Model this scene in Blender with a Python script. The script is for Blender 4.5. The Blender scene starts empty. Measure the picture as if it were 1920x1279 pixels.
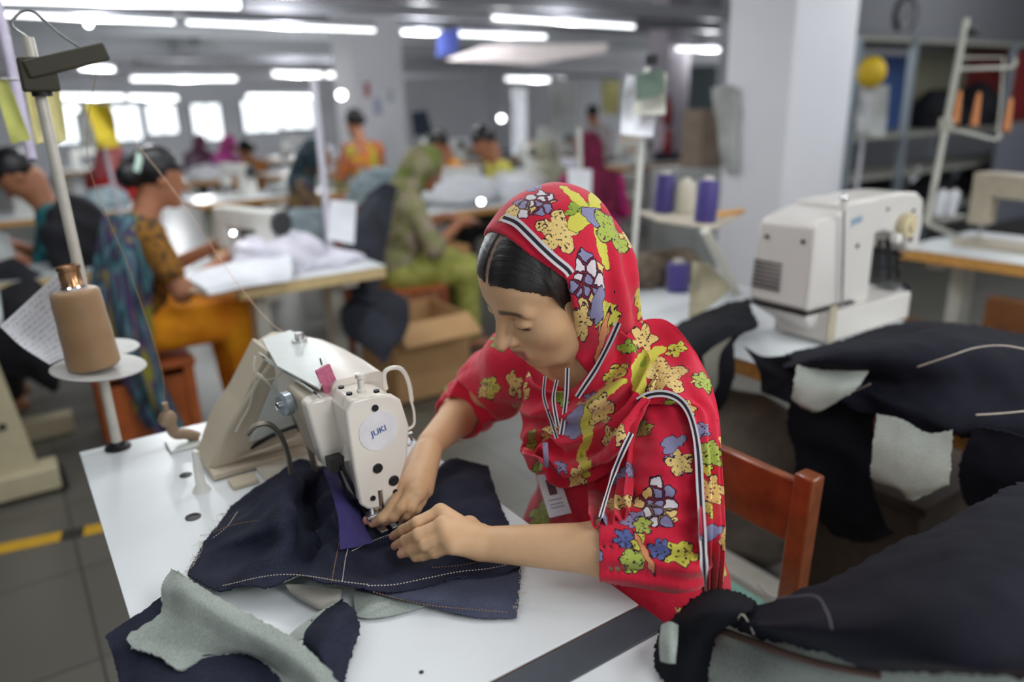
import bpy, bmesh, math, random
import numpy as np
from mathutils import Vector, Matrix
random.seed(7); rng = np.random.default_rng(7)
SC = bpy.context.scene
COL = SC.collection
R = math.radians
# ------------------------------------------------------------------ camera geometry (used to measure the room)
FPX = 1400.0
YAW, PITCH, ROLL = R(34), R(17.5), R(1.5)
CAM = np.array([0, 0, 1.38])
_h = np.array([math.sin(YAW), math.cos(YAW), 0]); _r0 = np.array([math.cos(YAW), -math.sin(YAW), 0])
FW = math.cos(PITCH) * _h - math.sin(PITCH) * np.array([0, 0, 1.0]); _u0 = np.cross(_r0, FW)
RT = math.cos(ROLL) * _r0 - math.sin(ROLL) * _u0
UP = math.sin(ROLL) * _r0 + math.cos(ROLL) * _u0
def ray(x, y): return FW + (x - 960) / FPX * RT - (y - 639.5) / FPX * UP
def _pl(x, y, ax, v):
    d = ray(x, y); return CAM + d * ((v - CAM[ax]) / d[ax])
def atX(x, y, v): return _pl(x, y, 0, v)
def atY(x, y, v): return _pl(x, y, 1, v)
def atZ(x, y, v): return _pl(x, y, 2, v)
def atD(x, y, d): return CAM + d * ray(x, y)
def proj(P):
    v = np.array(P) - CAM; dd = v @ FW; return np.array((960 + FPX * (v @ RT) / dd, 639.5 - FPX * (v @ UP) / dd, dd))
HX = np.array([math.cos(YAW), -math.sin(YAW), 0.0])       # horizontal, along the picture's width
HY = np.array([math.sin(YAW), math.cos(YAW), 0.0])        # horizontal, away from the picture
Zv = np.array([0, 0, 1.0])

# ------------------------------------------------------------------ materials
MATS = {}
class NT:
    """small node-tree writer"""
    def __init__(s, mat): s.t = mat.node_tree; s.n = s.t.nodes; s.l = s.t.links
    def add(s, typ, **kw):
        nd = s.n.new(typ)
        for k, v in kw.items(): setattr(nd, k, v)
        return nd
    def put(s, sock, v):
        if isinstance(v, bpy.types.NodeSocket): s.l.new(v, sock)
        elif v is not None: sock.default_value = v
    def m(s, op, a, b=None, c=None, clamp=False):
        nd = s.add('ShaderNodeMath', operation=op, use_clamp=clamp)
        for i, v in enumerate((a, b, c)):
            if v is not None: s.put(nd.inputs[i], v)
        return nd.outputs[0]
    def mix(s, f, a, b):
        nd = s.add('ShaderNodeMix', data_type='RGBA')
        s.put(nd.inputs['Factor'], f); s.put(nd.inputs[6], a); s.put(nd.inputs[7], b); return nd.outputs[2]
    def noise(s, vec, scale, detail=2, rough=.5, dim='3D'):
        nd = s.add('ShaderNodeTexNoise', noise_dimensions=dim)
        if vec is not None: s.l.new(vec, nd.inputs['Vector'])
        nd.inputs['Scale'].default_value = scale; nd.inputs['Detail'].default_value = detail; nd.inputs['Roughness'].default_value = rough
        return nd.outputs['Fac']
    def ramp(s, f, stops):
        nd = s.add('ShaderNodeValToRGB'); s.l.new(f, nd.inputs[0])
        e = nd.color_ramp.elements
        while len(e) < len(stops): e.new(.5)
        for el, (p, c) in zip(e, stops): el.position = p; el.color = (c[0], c[1], c[2], 1)
        return nd.outputs[0]
    def sep(s, v):
        nd = s.add('ShaderNodeSeparateXYZ'); s.l.new(v, nd.inputs[0]); return nd.outputs
    def comb(s, x, y, z=0.0):
        nd = s.add('ShaderNodeCombineXYZ'); s.put(nd.inputs[0], x); s.put(nd.inputs[1], y); s.put(nd.inputs[2], z); return nd.outputs[0]
    def obj(s): return s.add('ShaderNodeTexCoord').outputs['Object']
    def attr(s, name): return s.add('ShaderNodeAttribute', attribute_name=name)
    def bump(s, h, strength=.3, dist=.002):
        nd = s.add('ShaderNodeBump'); s.l.new(h, nd.inputs['Height']); nd.inputs['Strength'].default_value = strength; nd.inputs['Distance'].default_value = dist
        return nd.outputs[0]
def c4(c): return (c[0], c[1], c[2], 1)
def srgb(r, g, b):
    f = lambda v: (v / 255 / 12.92) if v / 255 <= .04045 else ((v / 255 + .055) / 1.055) ** 2.4
    return (f(r), f(g), f(b))
def newmat(name):
    m = bpy.data.materials.new(name); m.use_nodes = True
    return m, NT(m), m.node_tree.nodes['Principled BSDF']
def mat(name, col, rough=.5, metal=0.0, var=.08, scale=30, bump=0.0, spec=.5, emit=None, sheen=0, coat=0):
    if name in MATS: return MATS[name]
    m, n, p = newmat(name)
    p.inputs['Roughness'].default_value = rough; p.inputs['Metallic'].default_value = metal
    p.inputs['Specular IOR Level'].default_value = spec
    if sheen: p.inputs['Sheen Weight'].default_value = sheen
    if coat: p.inputs['Coat Weight'].default_value = coat
    o = n.obj(); f = n.noise(o, scale, 3)
    lo = tuple(max(0, c * (1 - var)) for c in col); hi = tuple(min(1, c * (1 + var)) for c in col)
    n.l.new(n.ramp(f, [(.3, lo), (.7, hi)]), p.inputs['Base Color'])
    if bump: n.l.new(n.bump(f, bump, .003), p.inputs['Normal'])
    if emit: p.inputs['Emission Color'].default_value = c4(emit[0]); p.inputs['Emission Strength'].default_value = emit[1]
    MATS[name] = m; return m

# ------------------------------------------------------------------ objects
ORG = {}
def _org(o): return ORG.get(o.name, np.zeros(3)) if o is not None else np.zeros(3)
def thing(name, label, cat, loc, group=None):
    o = bpy.data.objects.new(name, None); COL.objects.link(o); o.empty_display_size = .05
    o.location = tuple(float(v) for v in loc); ORG[o.name] = np.array(loc, float)
    o['label'] = label; o['category'] = cat
    if group: o['group'] = group
    return o
def tag(o, label, cat, group=None, kind=None):
    if label: o['label'] = label
    if cat: o['category'] = cat
    if group: o['group'] = group
    if kind: o['kind'] = kind
    return o
def struct(o): o['kind'] = 'structure'; return o
class M:
    """collects shapes into one mesh"""
    def __init__(s): s.v = []; s.f = []; s.mi = []; s.uv = []; s.attrs = {}; s.n = 0
    def raw(s, v, f, mi=0):
        v = np.asarray(v, float).reshape(-1, 3); s.v.append(v)
        s.f += [tuple(int(i) + s.n for i in q) for q in f]; s.mi += [mi] * len(f); s.n += len(v); return s
    def box(s, lo, hi, mi=0, rot=None, about=None):
        l0 = np.array(lo, float); h0 = np.array(hi, float); lo = np.minimum(l0, h0); hi2 = np.maximum(l0, h0)
        v = np.array([[(lo, hi2)[i][0], (lo, hi2)[j][1], (lo, hi2)[k][2]] for i in (0, 1) for j in (0, 1) for k in (0, 1)])
        if rot is not None:
            a = np.array(about if about is not None else (lo + hi2) / 2); Rm = np.array(Matrix.Rotation(rot[1], 3, Vector(rot[0])))
            v = (v - a) @ Rm.T + a
        return s.raw(v, [(0, 1, 3, 2), (4, 6, 7, 5), (0, 4, 5, 1), (2, 3, 7, 6), (0, 2, 6, 4), (1, 5, 7, 3)], mi)
    def boxc(s, c, size, mi=0, rot=None):
        c = np.array(c, float); h = np.array(size, float) / 2; return s.box(c - h, c + h, mi, rot, c)
    def tube(s, path, r, n=10, mi=0, caps=True, closed=False, flat=None):
        P = np.array(path, float); k = len(P); rr = np.full(k, r) if np.isscalar(r) else np.array(r, float)
        if closed: T = np.roll(P, -1, 0) - np.roll(P, 1, 0)
        else: T = np.gradient(P, axis=0)
        T /= np.linalg.norm(T, axis=1)[:, None] + 1e-12
        ref = np.array([0, 0, 1.0]) if abs(T[0][2]) < .9 else np.array([1.0, 0, 0])
        a = np.cross(T[0], ref); a /= np.linalg.norm(a); V = []
        for i in range(k):
            a = a - T[i] * (a @ T[i]); a /= np.linalg.norm(a) + 1e-12; b = np.cross(T[i], a)
            for j in range(n):
                t = 2 * math.pi * j / n
                V.append(P[i] + rr[i] * (math.cos(t) * a + math.sin(t) * b * (flat if flat else 1)))
        F = []
        for i in range(k if closed else k - 1):
            i2 = (i + 1) % k
            for j in range(n): F.append((i * n + j, i * n + (j + 1) % n, i2 * n + (j + 1) % n, i2 * n + j))
        if caps and not closed: F += [tuple(range(n - 1, -1, -1)), tuple(range((k - 1) * n, k * n))]
        return s.raw(V, F, mi)
    def cyl(s, a, b, r, n=20, mi=0, r2=None):
        return s.tube([a, b], [r, r if r2 is None else r2], n, mi)
    def lathe(s, c, prof, n=28, axis=(0, 0, 1), mi=0):
        """prof: (radius, height) pairs along axis from point c"""
        ax = np.array(axis, float); ax /= np.linalg.norm(ax)
        ref = np.array([1.0, 0, 0]) if abs(ax[0]) < .9 else np.array([0, 1.0, 0])
        a = np.cross(ax, ref); a /= np.linalg.norm(a); b = np.cross(ax, a); c = np.array(c, float); V = []
        for r, h in prof:
            for j in range(n):
                t = 2 * math.pi * j / n; V.append(c + ax * h + max(r, 1e-5) * (math.cos(t) * a + math.sin(t) * b))
        F = [(i * n + j, i * n + (j + 1) % n, (i + 1) * n + (j + 1) % n, (i + 1) * n + j) for i in range(len(prof) - 1) for j in range(n)]
        F += [tuple(range(n - 1, -1, -1)), tuple(range((len(prof) - 1) * n, len(prof) * n))]
        return s.raw(V, F, mi)
    def prism(s, poly, vec, mi=0):
        """3-D polygon swept by vec"""
        P = np.array(poly, float); k = len(P); V = np.vstack([P, P + np.array(vec, float)])
        F = [tuple(range(k - 1, -1, -1)), tuple(range(k, 2 * k))] + [(i, (i + 1) % k, k + (i + 1) % k, k + i) for i in range(k)]
        return s.raw(V, F, mi)
    def loft(s, rings, caps=True, mi=0):
        k = len(rings[0]); V = np.vstack([np.array(r_, float) for r_ in rings])
        F = [(i * k + j, i * k + (j + 1) % k, (i + 1) * k + (j + 1) % k, (i + 1) * k + j) for i in range(len(rings) - 1) for j in range(k)]
        if caps: F += [tuple(range(k - 1, -1, -1)), tuple(range((len(rings) - 1) * k, len(rings) * k))]
        return s.raw(V, F, mi)
    def ball(s, c, r, n=16, mi=0, Rm=None):
        r = np.array([r, r, r] if np.isscalar(r) else r, float); V = []; c = np.array(c, float); m = n // 2
        for i in range(m + 1):
            th = math.pi * i / m
            for j in range(n):
                ph = 2 * math.pi * j / n
                p = np.array([max(math.sin(th), 1e-4) * math.cos(ph), max(math.sin(th), 1e-4) * math.sin(ph), math.cos(th)]) * r
                V.append(c + (Rm @ p if Rm is not None else p))
        F = [(i * n + j, (i + 1) * n + j, (i + 1) * n + (j + 1) % n, i * n + (j + 1) % n) for i in range(m) for j in range(n)]
        return s.raw(V, F, mi)
    def build(s, name, mats, parent=None, bevel=0, smooth=35, sub=0, label=None):
        V = np.vstack(s.v); o0 = _org(parent)
        me = bpy.data.meshes.new(name); me.from_pydata((V - o0).tolist(), [], s.f); me.validate(verbose=False)
        o = bpy.data.objects.new(name, me); COL.objects.link(o); ORG[o.name] = o0
        for m_ in (mats if isinstance(mats, (list, tuple)) else [mats]): me.materials.append(m_)
        if len(me.polygons) == len(s.mi): me.polygons.foreach_set('material_index', s.mi)
        bm = bmesh.new(); bm.from_mesh(me); bmesh.ops.recalc_face_normals(bm, faces=bm.faces)
        bm.to_mesh(me); bm.free()
        if parent is not None: o.parent = parent
        if smooth:
            me.polygons.foreach_set('use_smooth', [True] * len(me.polygons))
            try: me.set_sharp_from_angle(angle=R(smooth))
            except Exception: pass
        if bevel:
            b = o.modifiers.new('bevel', 'BEVEL'); b.width = bevel; b.segments = 3; b.limit_method = 'ANGLE'; b.angle_limit = R(40); b.harden_normals = False
        if sub:
            b = o.modifiers.new('sub', 'SUBSURF'); b.levels = b.render_levels = sub
        if label: o['label'] = label
        return o
def copy_tree(o, parent=None):
    c = o.copy(); COL.objects.link(c); ORG[c.name] = ORG.get(o.name, np.zeros(3)).copy()
    if parent is not None: c.parent = parent
    for ch in list(o.children): copy_tree(ch, c)
    return c
def clone(o, loc, rotz=0, label=None, scale=None, cat=None, group=None):
    c = copy_tree(o); c.location = tuple(float(v) for v in loc); c.rotation_euler = (0, 0, rotz)
    if scale: c.scale = (scale,) * 3 if np.isscalar(scale) else scale
    if label: c['label'] = label
    if cat: c['category'] = cat
    if group: c['group'] = group
    return c
# ------------------------------------------------------------------ curves and cloth
def spline(P, n, closed=False):
    """Catmull-Rom through P, n samples evenly spaced by chord length"""
    P = np.array(P, float)
    if len(P) == 2: t = np.linspace(0, 1, n)[:, None]; return P[0] * (1 - t) + P[1] * t
    if closed: Q = np.vstack([P[-1], P, P[0], P[1]])
    else: Q = np.vstack([2 * P[0] - P[1], P, 2 * P[-1] - P[-2]])
    out = []; m = 24
    for i in range(1, len(Q) - 2):
        t = np.linspace(0, 1, m, endpoint=False)[:, None]; a, b, c, d = Q[i - 1], Q[i], Q[i + 1], Q[i + 2]
        out.append(.5 * ((2 * b) + (c - a) * t + (2 * a - 5 * b + 4 * c - d) * t * t + (3 * b - a - 3 * c + d) * t ** 3))
    S = np.vstack(out + [Q[-2][None]]); L = np.r_[0, np.cumsum(np.linalg.norm(np.diff(S, axis=0), axis=1))]
    u = np.linspace(0, L[-1], n); return np.stack([np.interp(u, L, S[:, k]) for k in range(S.shape[1])], 1)
def vnoise(P, seed=0, octaves=3):
    """smooth value noise, vectorised"""
    P = np.asarray(P, float); out = np.zeros(len(P)); amp = 1.0; tot = 0
    for o_ in range(octaves):
        Q = P * (2 ** o_) + seed * 17.13 + o_ * 5.7; I = np.floor(Q).astype(np.int64); F = Q - I; F = F * F * (3 - 2 * F); acc = 0
        for dx in (0, 1):
            for dy in (0, 1):
                for dz in (0, 1):
                    h = ((I[:, 0] + dx) * 374761393 + (I[:, 1] + dy) * 668265263 + (I[:, 2] + dz) * 2147483647 + seed * 1013) & 0xffffffff
                    h = (h ^ (h >> 13)) * 1274126177 & 0xffffffff; h = (h ^ (h >> 16)) & 0xffff
                    w = (F[:, 0] if dx else 1 - F[:, 0]) * (F[:, 1] if dy else 1 - F[:, 1]) * (F[:, 2] if dz else 1 - F[:, 2])
                    acc = acc + w * (h / 32767.5 - 1)
        out += amp * acc; tot += amp; amp *= .5
    return out / tot
def gridnormals(G):
    du = np.gradient(G, axis=1); dv = np.gradient(G, axis=0); N = np.cross(du, dv); return N / (np.linalg.norm(N, axis=2)[..., None] + 1e-12)
def patch(rows, nu=60, nv=40):
    A = [spline(r_, nu) for r_ in rows]; A = np.stack(A); return np.stack([spline(A[:, j], nv) for j in range(nu)], 1)
def sheet(name, rows, mats, parent=None, nu=60, nv=40, thick=.002, noise=(0, 10), seed=1, fold=None, fray=0, backmat=None, side=-1, label=None, minz=None, edgefix=False, sub=0, pc=False):
    """cloth lofted through a few space curves; the back face may take its own material"""
    G = patch(rows, nu, nv); N = gridnormals(G) * side
    sh = G.shape[:2]
    if noise[0]:
        w = np.ones(sh)
        if edgefix:
            w = np.minimum(1, np.minimum.outer(np.minimum(np.arange(nv), np.arange(nv)[::-1]) / 4., np.minimum(np.arange(nu), np.arange(nu)[::-1]) / 4.))
        d = vnoise(G.reshape(-1, 3) * noise[1], seed).reshape(sh) * noise[0] * w; G = G + N * d[..., None]
    if fold: G = G + N * fold(*np.meshgrid(np.linspace(0, 1, nv), np.linspace(0, 1, nu), indexing='ij'))[..., None]
    if fray:
        j = rng.normal(size=(nv, nu, 3)) * fray; k = np.zeros(sh); k[0] = k[-1] = 1; k[:, 0] = k[:, -1] = 1; G = G + j * k[..., None]
    if minz is not None: G[..., 2] = np.maximum(G[..., 2], minz)
    N = gridnormals(G) * side
    B = G - N * thick
    if minz is not None: B[..., 2] = np.maximum(B[..., 2], minz - thick * .5)
    V = np.vstack([G.reshape(-1, 3), B.reshape(-1, 3)]); n = nu * nv; F = []; mi = []
    idx = np.arange(n).reshape(sh)
    for i in range(nv - 1):
        for j in range(nu - 1):
            q = (idx[i, j], idx[i, j + 1], idx[i + 1, j + 1], idx[i + 1, j]); F.append(q); mi.append(0)
            F.append(tuple(n + a for a in q[::-1])); mi.append(1 if backmat else 0)
    ring = list(idx[0, :]) + list(idx[1:, -1]) + list(idx[-1, -2::-1]) + list(idx[-2:0:-1, 0])
    for a, b in zip(ring, ring[1:] + ring[:1]): F.append((a, n + a, n + b, b)); mi.append(0)
    m = M(); m.raw(V, F); m.mi = mi
    ms = [mats] + ([backmat] if backmat else [])
    o = m.build(name, ms, parent, smooth=60, label=label, sub=sub)
    me = o.data; uvl = me.uv_layers.new(name='UVMap')
    su = np.r_[0, np.cumsum(np.linalg.norm(np.diff(G[nv // 2], axis=0), axis=1))]; sv = np.r_[0, np.cumsum(np.linalg.norm(np.diff(G[:, nu // 2], axis=0), axis=1))]
    UV = np.stack(np.meshgrid(sv, su, indexing='ij'), -1)[..., ::-1].reshape(-1, 2); UV = np.vstack([UV, UV])
    li = np.empty(len(me.loops), int); me.loops.foreach_get('vertex_index', li); uvl.data.foreach_set('uv', UV[li].ravel())
    if pc: put_pc(o, V)
    return o
def put_pc(o, V, U=None):
    """cloth-print coordinates in metres, stored on the vertices"""
    a = o.data.attributes.new('pc', 'FLOAT_VECTOR', 'POINT')
    if U is None: U = np.stack([V @ HX, V[:, 2] * .8 + V @ HY * .6, V @ HY], 1)
    a.data.foreach_set('vector', np.ascontiguousarray(U, dtype=np.float32).ravel())
# ------------------------------------------------------------------ blended solids
class Sdf:
    def __init__(s): s.ops = []
    def cap(s, a, b, ra, rb=None, k=.012, sub=False, fl=None):
        a = np.array(a, float); b = np.array(b, float); rb = ra if rb is None else rb
        ab = b - a; L = max(ab @ ab, 1e-12)
        def f(P):
            t = np.clip(((P - a) @ ab) / L, 0, 1); q = P - a - t[:, None] * ab
            if fl is not None: q = q + (fl[1] - 1) * (q @ fl[0])[:, None] * fl[0]
            return np.sqrt((q * q).sum(1)) - (ra + (rb - ra) * t)
        r = max(ra, rb); s.ops.append((f, np.minimum(a, b) - r * 1.6, np.maximum(a, b) + r * 1.6, k, sub)); return s
    def chain(s, pts, rad, k=.012):
        for i in range(len(pts) - 1): s.cap(pts[i], pts[i + 1], rad[i], rad[i + 1], k)
        return s
    def ell(s, c, r, Rm=None, k=.012, sub=False):
        c = np.array(c, float); r = np.array(r, float)
        def f(P):
            q = P - c
            if Rm is not None: q = q @ Rm
            k0 = np.sqrt(((q / r) ** 2).sum(1)); k1 = np.sqrt(((q / r ** 2) ** 2).sum(1)) + 1e-9
            return k0 * (k0 - 1) / k1
        m = r.max(); s.ops.append((f, c - m, c + m, k, sub)); return s
    @staticmethod
    def _op(d, e, k, sub):
        if sub: h = np.clip(.5 - .5 * (d + e) / k, 0, 1); return d * (1 - h) - e * h + k * h * (1 - h)
        h = np.clip(.5 + .5 * (d - e) / k, 0, 1); return d * (1 - h) + e * h - k * h * (1 - h)
    def ev(s, P):
        P = np.asarray(P, float); d = np.full(len(P), 1.0)
        for f, lo, hi, k, sub in s.ops: d = s._op(d, f(P), k, sub)
        return d
    def grad(s, P, e=1e-3):
        g = np.stack([s.ev(P + e * v) - s.ev(P - e * v) for v in np.eye(3)], 1); return g / (np.linalg.norm(g, axis=1)[:, None] + 1e-12)
    def cast(s, px, py, off=0.0, tmin=.5, tmax=1.8):
        d = ray(px, py); L = np.linalg.norm(d); d = d / L; t = tmin * L
        for _ in range(90):
            v = s.ev((CAM + d * t)[None])[0] - off
            if v < 3e-4: return CAM + d * t
            t += max(v * .8, 5e-4)
            if t > tmax: return None
        return CAM + d * t
    def field(s, lo, hi, h, post=None):
        lo = np.array(lo, float); n = np.ceil((np.array(hi) - lo) / h).astype(int) + 1
        F = np.full(n, 1.0, np.float32); ax = [lo[k] + h * np.arange(n[k]) for k in range(3)]
        for f, a, b, k, sub in s.ops:
            mg = k + 3 * h + .004; i0 = np.clip(np.floor((a - mg - lo) / h).astype(int), 0, n); i1 = np.clip(np.ceil((b + mg - lo) / h).astype(int) + 1, 0, n)
            if (i1 <= i0).any(): continue
            X, Y, Z = np.meshgrid(*[ax[q][i0[q]:i1[q]] for q in range(3)], indexing='ij')
            P = np.stack([X.ravel(), Y.ravel(), Z.ravel()], 1); sl = tuple(slice(i0[q], i1[q]) for q in range(3))
            d = F[sl].ravel().astype(float); F[sl] = s._op(d, f(P), k, sub).reshape(X.shape)
        if post is not None:
            I = np.argwhere(np.abs(F) < .045); P = lo + I * h; F[tuple(I.T)] = post(P, F[tuple(I.T)].astype(float))
        return F, lo
    def mesh(s, lo, hi, h, post=None):
        F, lo = s.field(lo, hi, h, post); return surfnet(F, lo, h)
def surfnet(F, lo, h):
    S = F < 0; n = np.array(F.shape); c = np.zeros(n - 1, np.uint8)
    offs = [(i, j, k) for i in (0, 1) for j in (0, 1) for k in (0, 1)]
    sl = lambda o: tuple(slice(o[q], o[q] + n[q] - 1) for q in range(3))
    for o in offs: c += S[sl(o)]
    act = (c > 0) & (c < 8); I = np.argwhere(act); idx = np.full(n - 1, -1, np.int64); idx[tuple(I.T)] = np.arange(len(I))
    acc = np.zeros((len(I), 3)); cnt = np.zeros(len(I)); val = {o: F[tuple((I + o).T)].astype(float) for o in offs}
    for a in offs:
        for q in range(3):
            if a[q] == 0:
                b = list(a); b[q] = 1; b = tuple(b); va, vb = val[a], val[b]; mk = (va < 0) != (vb < 0)
                t = np.where(mk, va / np.where(mk, va - vb, 1), 0); p = np.tile(np.array(a, float), (len(I), 1)); p[:, q] += t
                acc += p * mk[:, None]; cnt += mk
    V = lo + h * (I + acc / cnt[:, None]); Q = []
    for q in range(3):
        o1, o2 = [(1, 2), (2, 0), (0, 1)][q]
        a = [slice(None)] * 3; b = [slice(None)] * 3; a[q] = slice(0, -1); b[q] = slice(1, None)
        ch = S[tuple(a)] != S[tuple(b)]; E = np.argwhere(ch)
        E = E[(E[:, o1] > 0) & (E[:, o2] > 0) & (E[:, o1] < n[o1] - 1) & (E[:, o2] < n[o2] - 1)]
        ins = S[tuple(E.T)]
        e1 = np.zeros(3, int); e1[o1] = 1; e2 = np.zeros(3, int); e2[o2] = 1
        q4 = np.stack([idx[tuple((E - e1 - e2).T)], idx[tuple((E - e2).T)], idx[tuple(E.T)], idx[tuple((E - e1).T)]], 1)
        q4[~ins] = q4[~ins][:, ::-1]; Q.append(q4)
    Q = np.vstack(Q); Q = Q[(Q >= 0).all(1)]
    return V, Q
def relax(V, Q, it=2, w=.5):
    for _ in range(it):
        s_ = np.zeros_like(V); c_ = np.zeros(len(V))
        for a, b in ((0, 1), (1, 2), (2, 3), (3, 0)):
            for x, y in ((a, b), (b, a)): np.add.at(s_, Q[:, x], V[Q[:, y]]); np.add.at(c_, Q[:, x], 1)
        V = V * (1 - w) + w * s_ / np.maximum(c_, 1)[:, None]
    return V
def solid(name, V, Q, mats, parent=None, label=None):
    o0 = _org(parent); me = bpy.data.meshes.new(name)
    me.vertices.add(len(V)); me.vertices.foreach_set('co', (V - o0).astype(np.float32).ravel())
    me.loops.add(len(Q) * 4); me.loops.foreach_set('vertex_index', Q.astype(np.int32).ravel())
    me.polygons.add(len(Q)); me.polygons.foreach_set('loop_start', np.arange(0, len(Q) * 4, 4, dtype=np.int32))
    try: me.polygons.foreach_set('loop_total', np.full(len(Q), 4, np.int32))
    except Exception: pass
    me.update(calc_edges=True); me.polygons.foreach_set('use_smooth', [True] * len(Q))
    for m_ in (mats if isinstance(mats, (list, tuple)) else [mats]): me.materials.append(m_)
    o = bpy.data.objects.new(name, me); COL.objects.link(o); ORG[o.name] = o0
    if parent is not None: o.parent = parent
    if label: o['label'] = label
    return o
def vattr(o, name, val):
    a = o.data.attributes.new(name, 'FLOAT', 'POINT'); a.data.foreach_set('value', np.ascontiguousarray(val, dtype=np.float32))
def text_mesh(name, s, size, origin, right, up, m, parent, depth=.0006):
    cu = bpy.data.curves.new(name, 'FONT'); cu.body = s; cu.size = size; cu.extrude = depth; cu.align_x = 'CENTER'; cu.align_y = 'CENTER'
    t = bpy.data.objects.new(name + '_tmp', cu); COL.objects.link(t); dg = bpy.context.evaluated_depsgraph_get(); dg.update()
    me = bpy.data.meshes.new_from_object(t.evaluated_get(dg)); bpy.data.objects.remove(t); bpy.data.curves.remove(cu)
    rt = np.array(right, float); rt /= np.linalg.norm(rt); u_ = np.array(up, float); u_ = u_ - rt * (u_ @ rt); u_ /= np.linalg.norm(u_); nn = np.cross(rt, u_)
    V = np.array([v.co for v in me.vertices]); W = np.array(origin) + V[:, :1] * rt + V[:, 1:2] * u_ + V[:, 2:] * nn
    for v, w in zip(me.vertices, W - _org(parent)): v.co = w
    me.name = name; me.materials.clear(); me.materials.append(m)
    o = bpy.data.objects.new(name, me); COL.objects.link(o); ORG[o.name] = _org(parent)
    if parent is not None: o.parent = parent
    return o
EXPOSURE = 0.12
WORLD = .6
TUBE_E = 3.2
NEAR_ADDED_LIGHTS = [(-.5, 1.7, 2.25, 6), (1.0, 1.7, 2.25, 10), (-.9, -.5, 2.3, 6), (1.0, -.6, 2.3, 13), (2.6, .1, 2.3, 12), (.3, 3.0, 2.25, 12), (2.0, 3.0, 2.25, 7), (4.4, 1.6, 2.4, 12)]
FILL_LIGHTS = [(.9, -1.3, 2.05, 46), (2.9, -1.1, 2.0, 62), (6.2, 1.6, 2.3, 34), (8.6, 3.1, 2.6, 26), (13.0, 9.0, 2.4, 150), (6.5, 14.0, 2.3, 120), (-1.4, -1.0, 2.2, 8)]
TUBE_W = 21.0
# ================================================================== camera, light, room
cam = bpy.data.cameras.new('camera'); camo = bpy.data.objects.new('camera', cam); COL.objects.link(camo)
cam.sensor_width = 36; cam.lens = FPX / 1920 * 36; cam.clip_start = .05; cam.clip_end = 100
camo.matrix_world = Matrix(((RT[0], UP[0], -FW[0], CAM[0]), (RT[1], UP[1], -FW[1], CAM[1]), (RT[2], UP[2], -FW[2], CAM[2]), (0, 0, 0, 1)))
cam.dof.use_dof = True; cam.dof.focus_distance = 1.04; cam.dof.aperture_fstop = 1.6
SC.camera = camo
SC.view_settings.view_transform = 'Standard'; SC.view_settings.look = 'None'; SC.view_settings.gamma = 1; SC.view_settings.exposure = EXPOSURE
w = bpy.data.worlds.new('world'); SC.world = w; w.use_nodes = True
bg = w.node_tree.nodes['Background']; bg.inputs[0].default_value = (.80, .87, .95, 1); bg.inputs[1].default_value = WORLD
SC.cycles.use_denoising = True
SC.cycles.max_bounces = 6; SC.cycles.diffuse_bounces = 3; SC.cycles.glossy_bounces = 3; SC.cycles.transmission_bounces = 3
SC.cycles.sample_clamp_indirect = 4.0; SC.cycles.sample_clamp_direct = 0

# floor: grey square tiles
m_, n_, p_ = newmat('floor_tiles'); br = n_.add('ShaderNodeTexBrick'); n_.l.new(n_.obj(), br.inputs['Vector'])
br.offset = 0; br.inputs['Scale'].default_value = 1; br.inputs['Brick Width'].default_value = .5; br.inputs['Row Height'].default_value = .5; br.inputs['Mortar Size'].default_value = .004
br.inputs['Color1'].default_value = c4(srgb(106, 104, 96)); br.inputs['Color2'].default_value = c4(srgb(99, 97, 90)); br.inputs['Mortar'].default_value = c4(srgb(66, 64, 58))
dirt = n_.noise(n_.obj(), 2.2, 5, .6)
n_.l.new(n_.mix(n_.m('MULTIPLY', dirt, .3), br.outputs['Color'], c4(srgb(80, 75, 66))), p_.inputs['Base Color']); p_.inputs['Roughness'].default_value = .32
struct(M().box((-9, -6, -.05), (16, 23, 0)).build('floor', m_, smooth=0))
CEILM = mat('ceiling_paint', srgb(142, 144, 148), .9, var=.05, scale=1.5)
WALLM = mat('wall_paint', srgb(228, 230, 236), .85, var=.05, scale=1.2)
COLM = mat('column_paint', srgb(230, 230, 236), .6, var=.03, scale=2)
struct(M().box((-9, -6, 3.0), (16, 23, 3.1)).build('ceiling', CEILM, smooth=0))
struct(M().box((-9, 22, 0), (16, 22.15, 3.0)).build('wall_back', WALLM, smooth=0))
struct(M().box((14, 4.7, 0), (14.15, 22, 3.0)).build('wall_right', WALLM, smooth=0))
struct(M().box((5.6, 4.7, 0), (16, 4.85, 3.0)).build('wall_near_right', mat('wall_grey', srgb(150, 152, 158), .85), smooth=0))
struct(M().box((16, -6, 0), (16.15, 4.85, 3.0)).build('wall_far_right', MATS['wall_grey'], smooth=0))
struct(M().box((-9.15, -6, 0), (-9, 22, 3.0)).build('wall_left', WALLM, smooth=0))
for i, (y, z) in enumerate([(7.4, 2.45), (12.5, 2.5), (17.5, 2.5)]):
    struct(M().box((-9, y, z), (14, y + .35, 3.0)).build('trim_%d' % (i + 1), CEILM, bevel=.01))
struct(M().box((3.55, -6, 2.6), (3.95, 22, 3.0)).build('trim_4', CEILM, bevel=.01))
# near square column: its corner line was measured in the photo
cx, cy = 3.30, float(atX(1478, 200, 3.30)[1])
struct(M().box((cx, cy, 0), (cx + .52, cy + .40, 3.0)).build('trim_5', COLM, bevel=.012))
c1 = atY(706, 240, 8.6)
struct(M().box((c1[0] - .24, 8.6, 0), (c1[0] + .40, 9.2, 3.0)).build('trim_6', COLM, bevel=.012))
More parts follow.
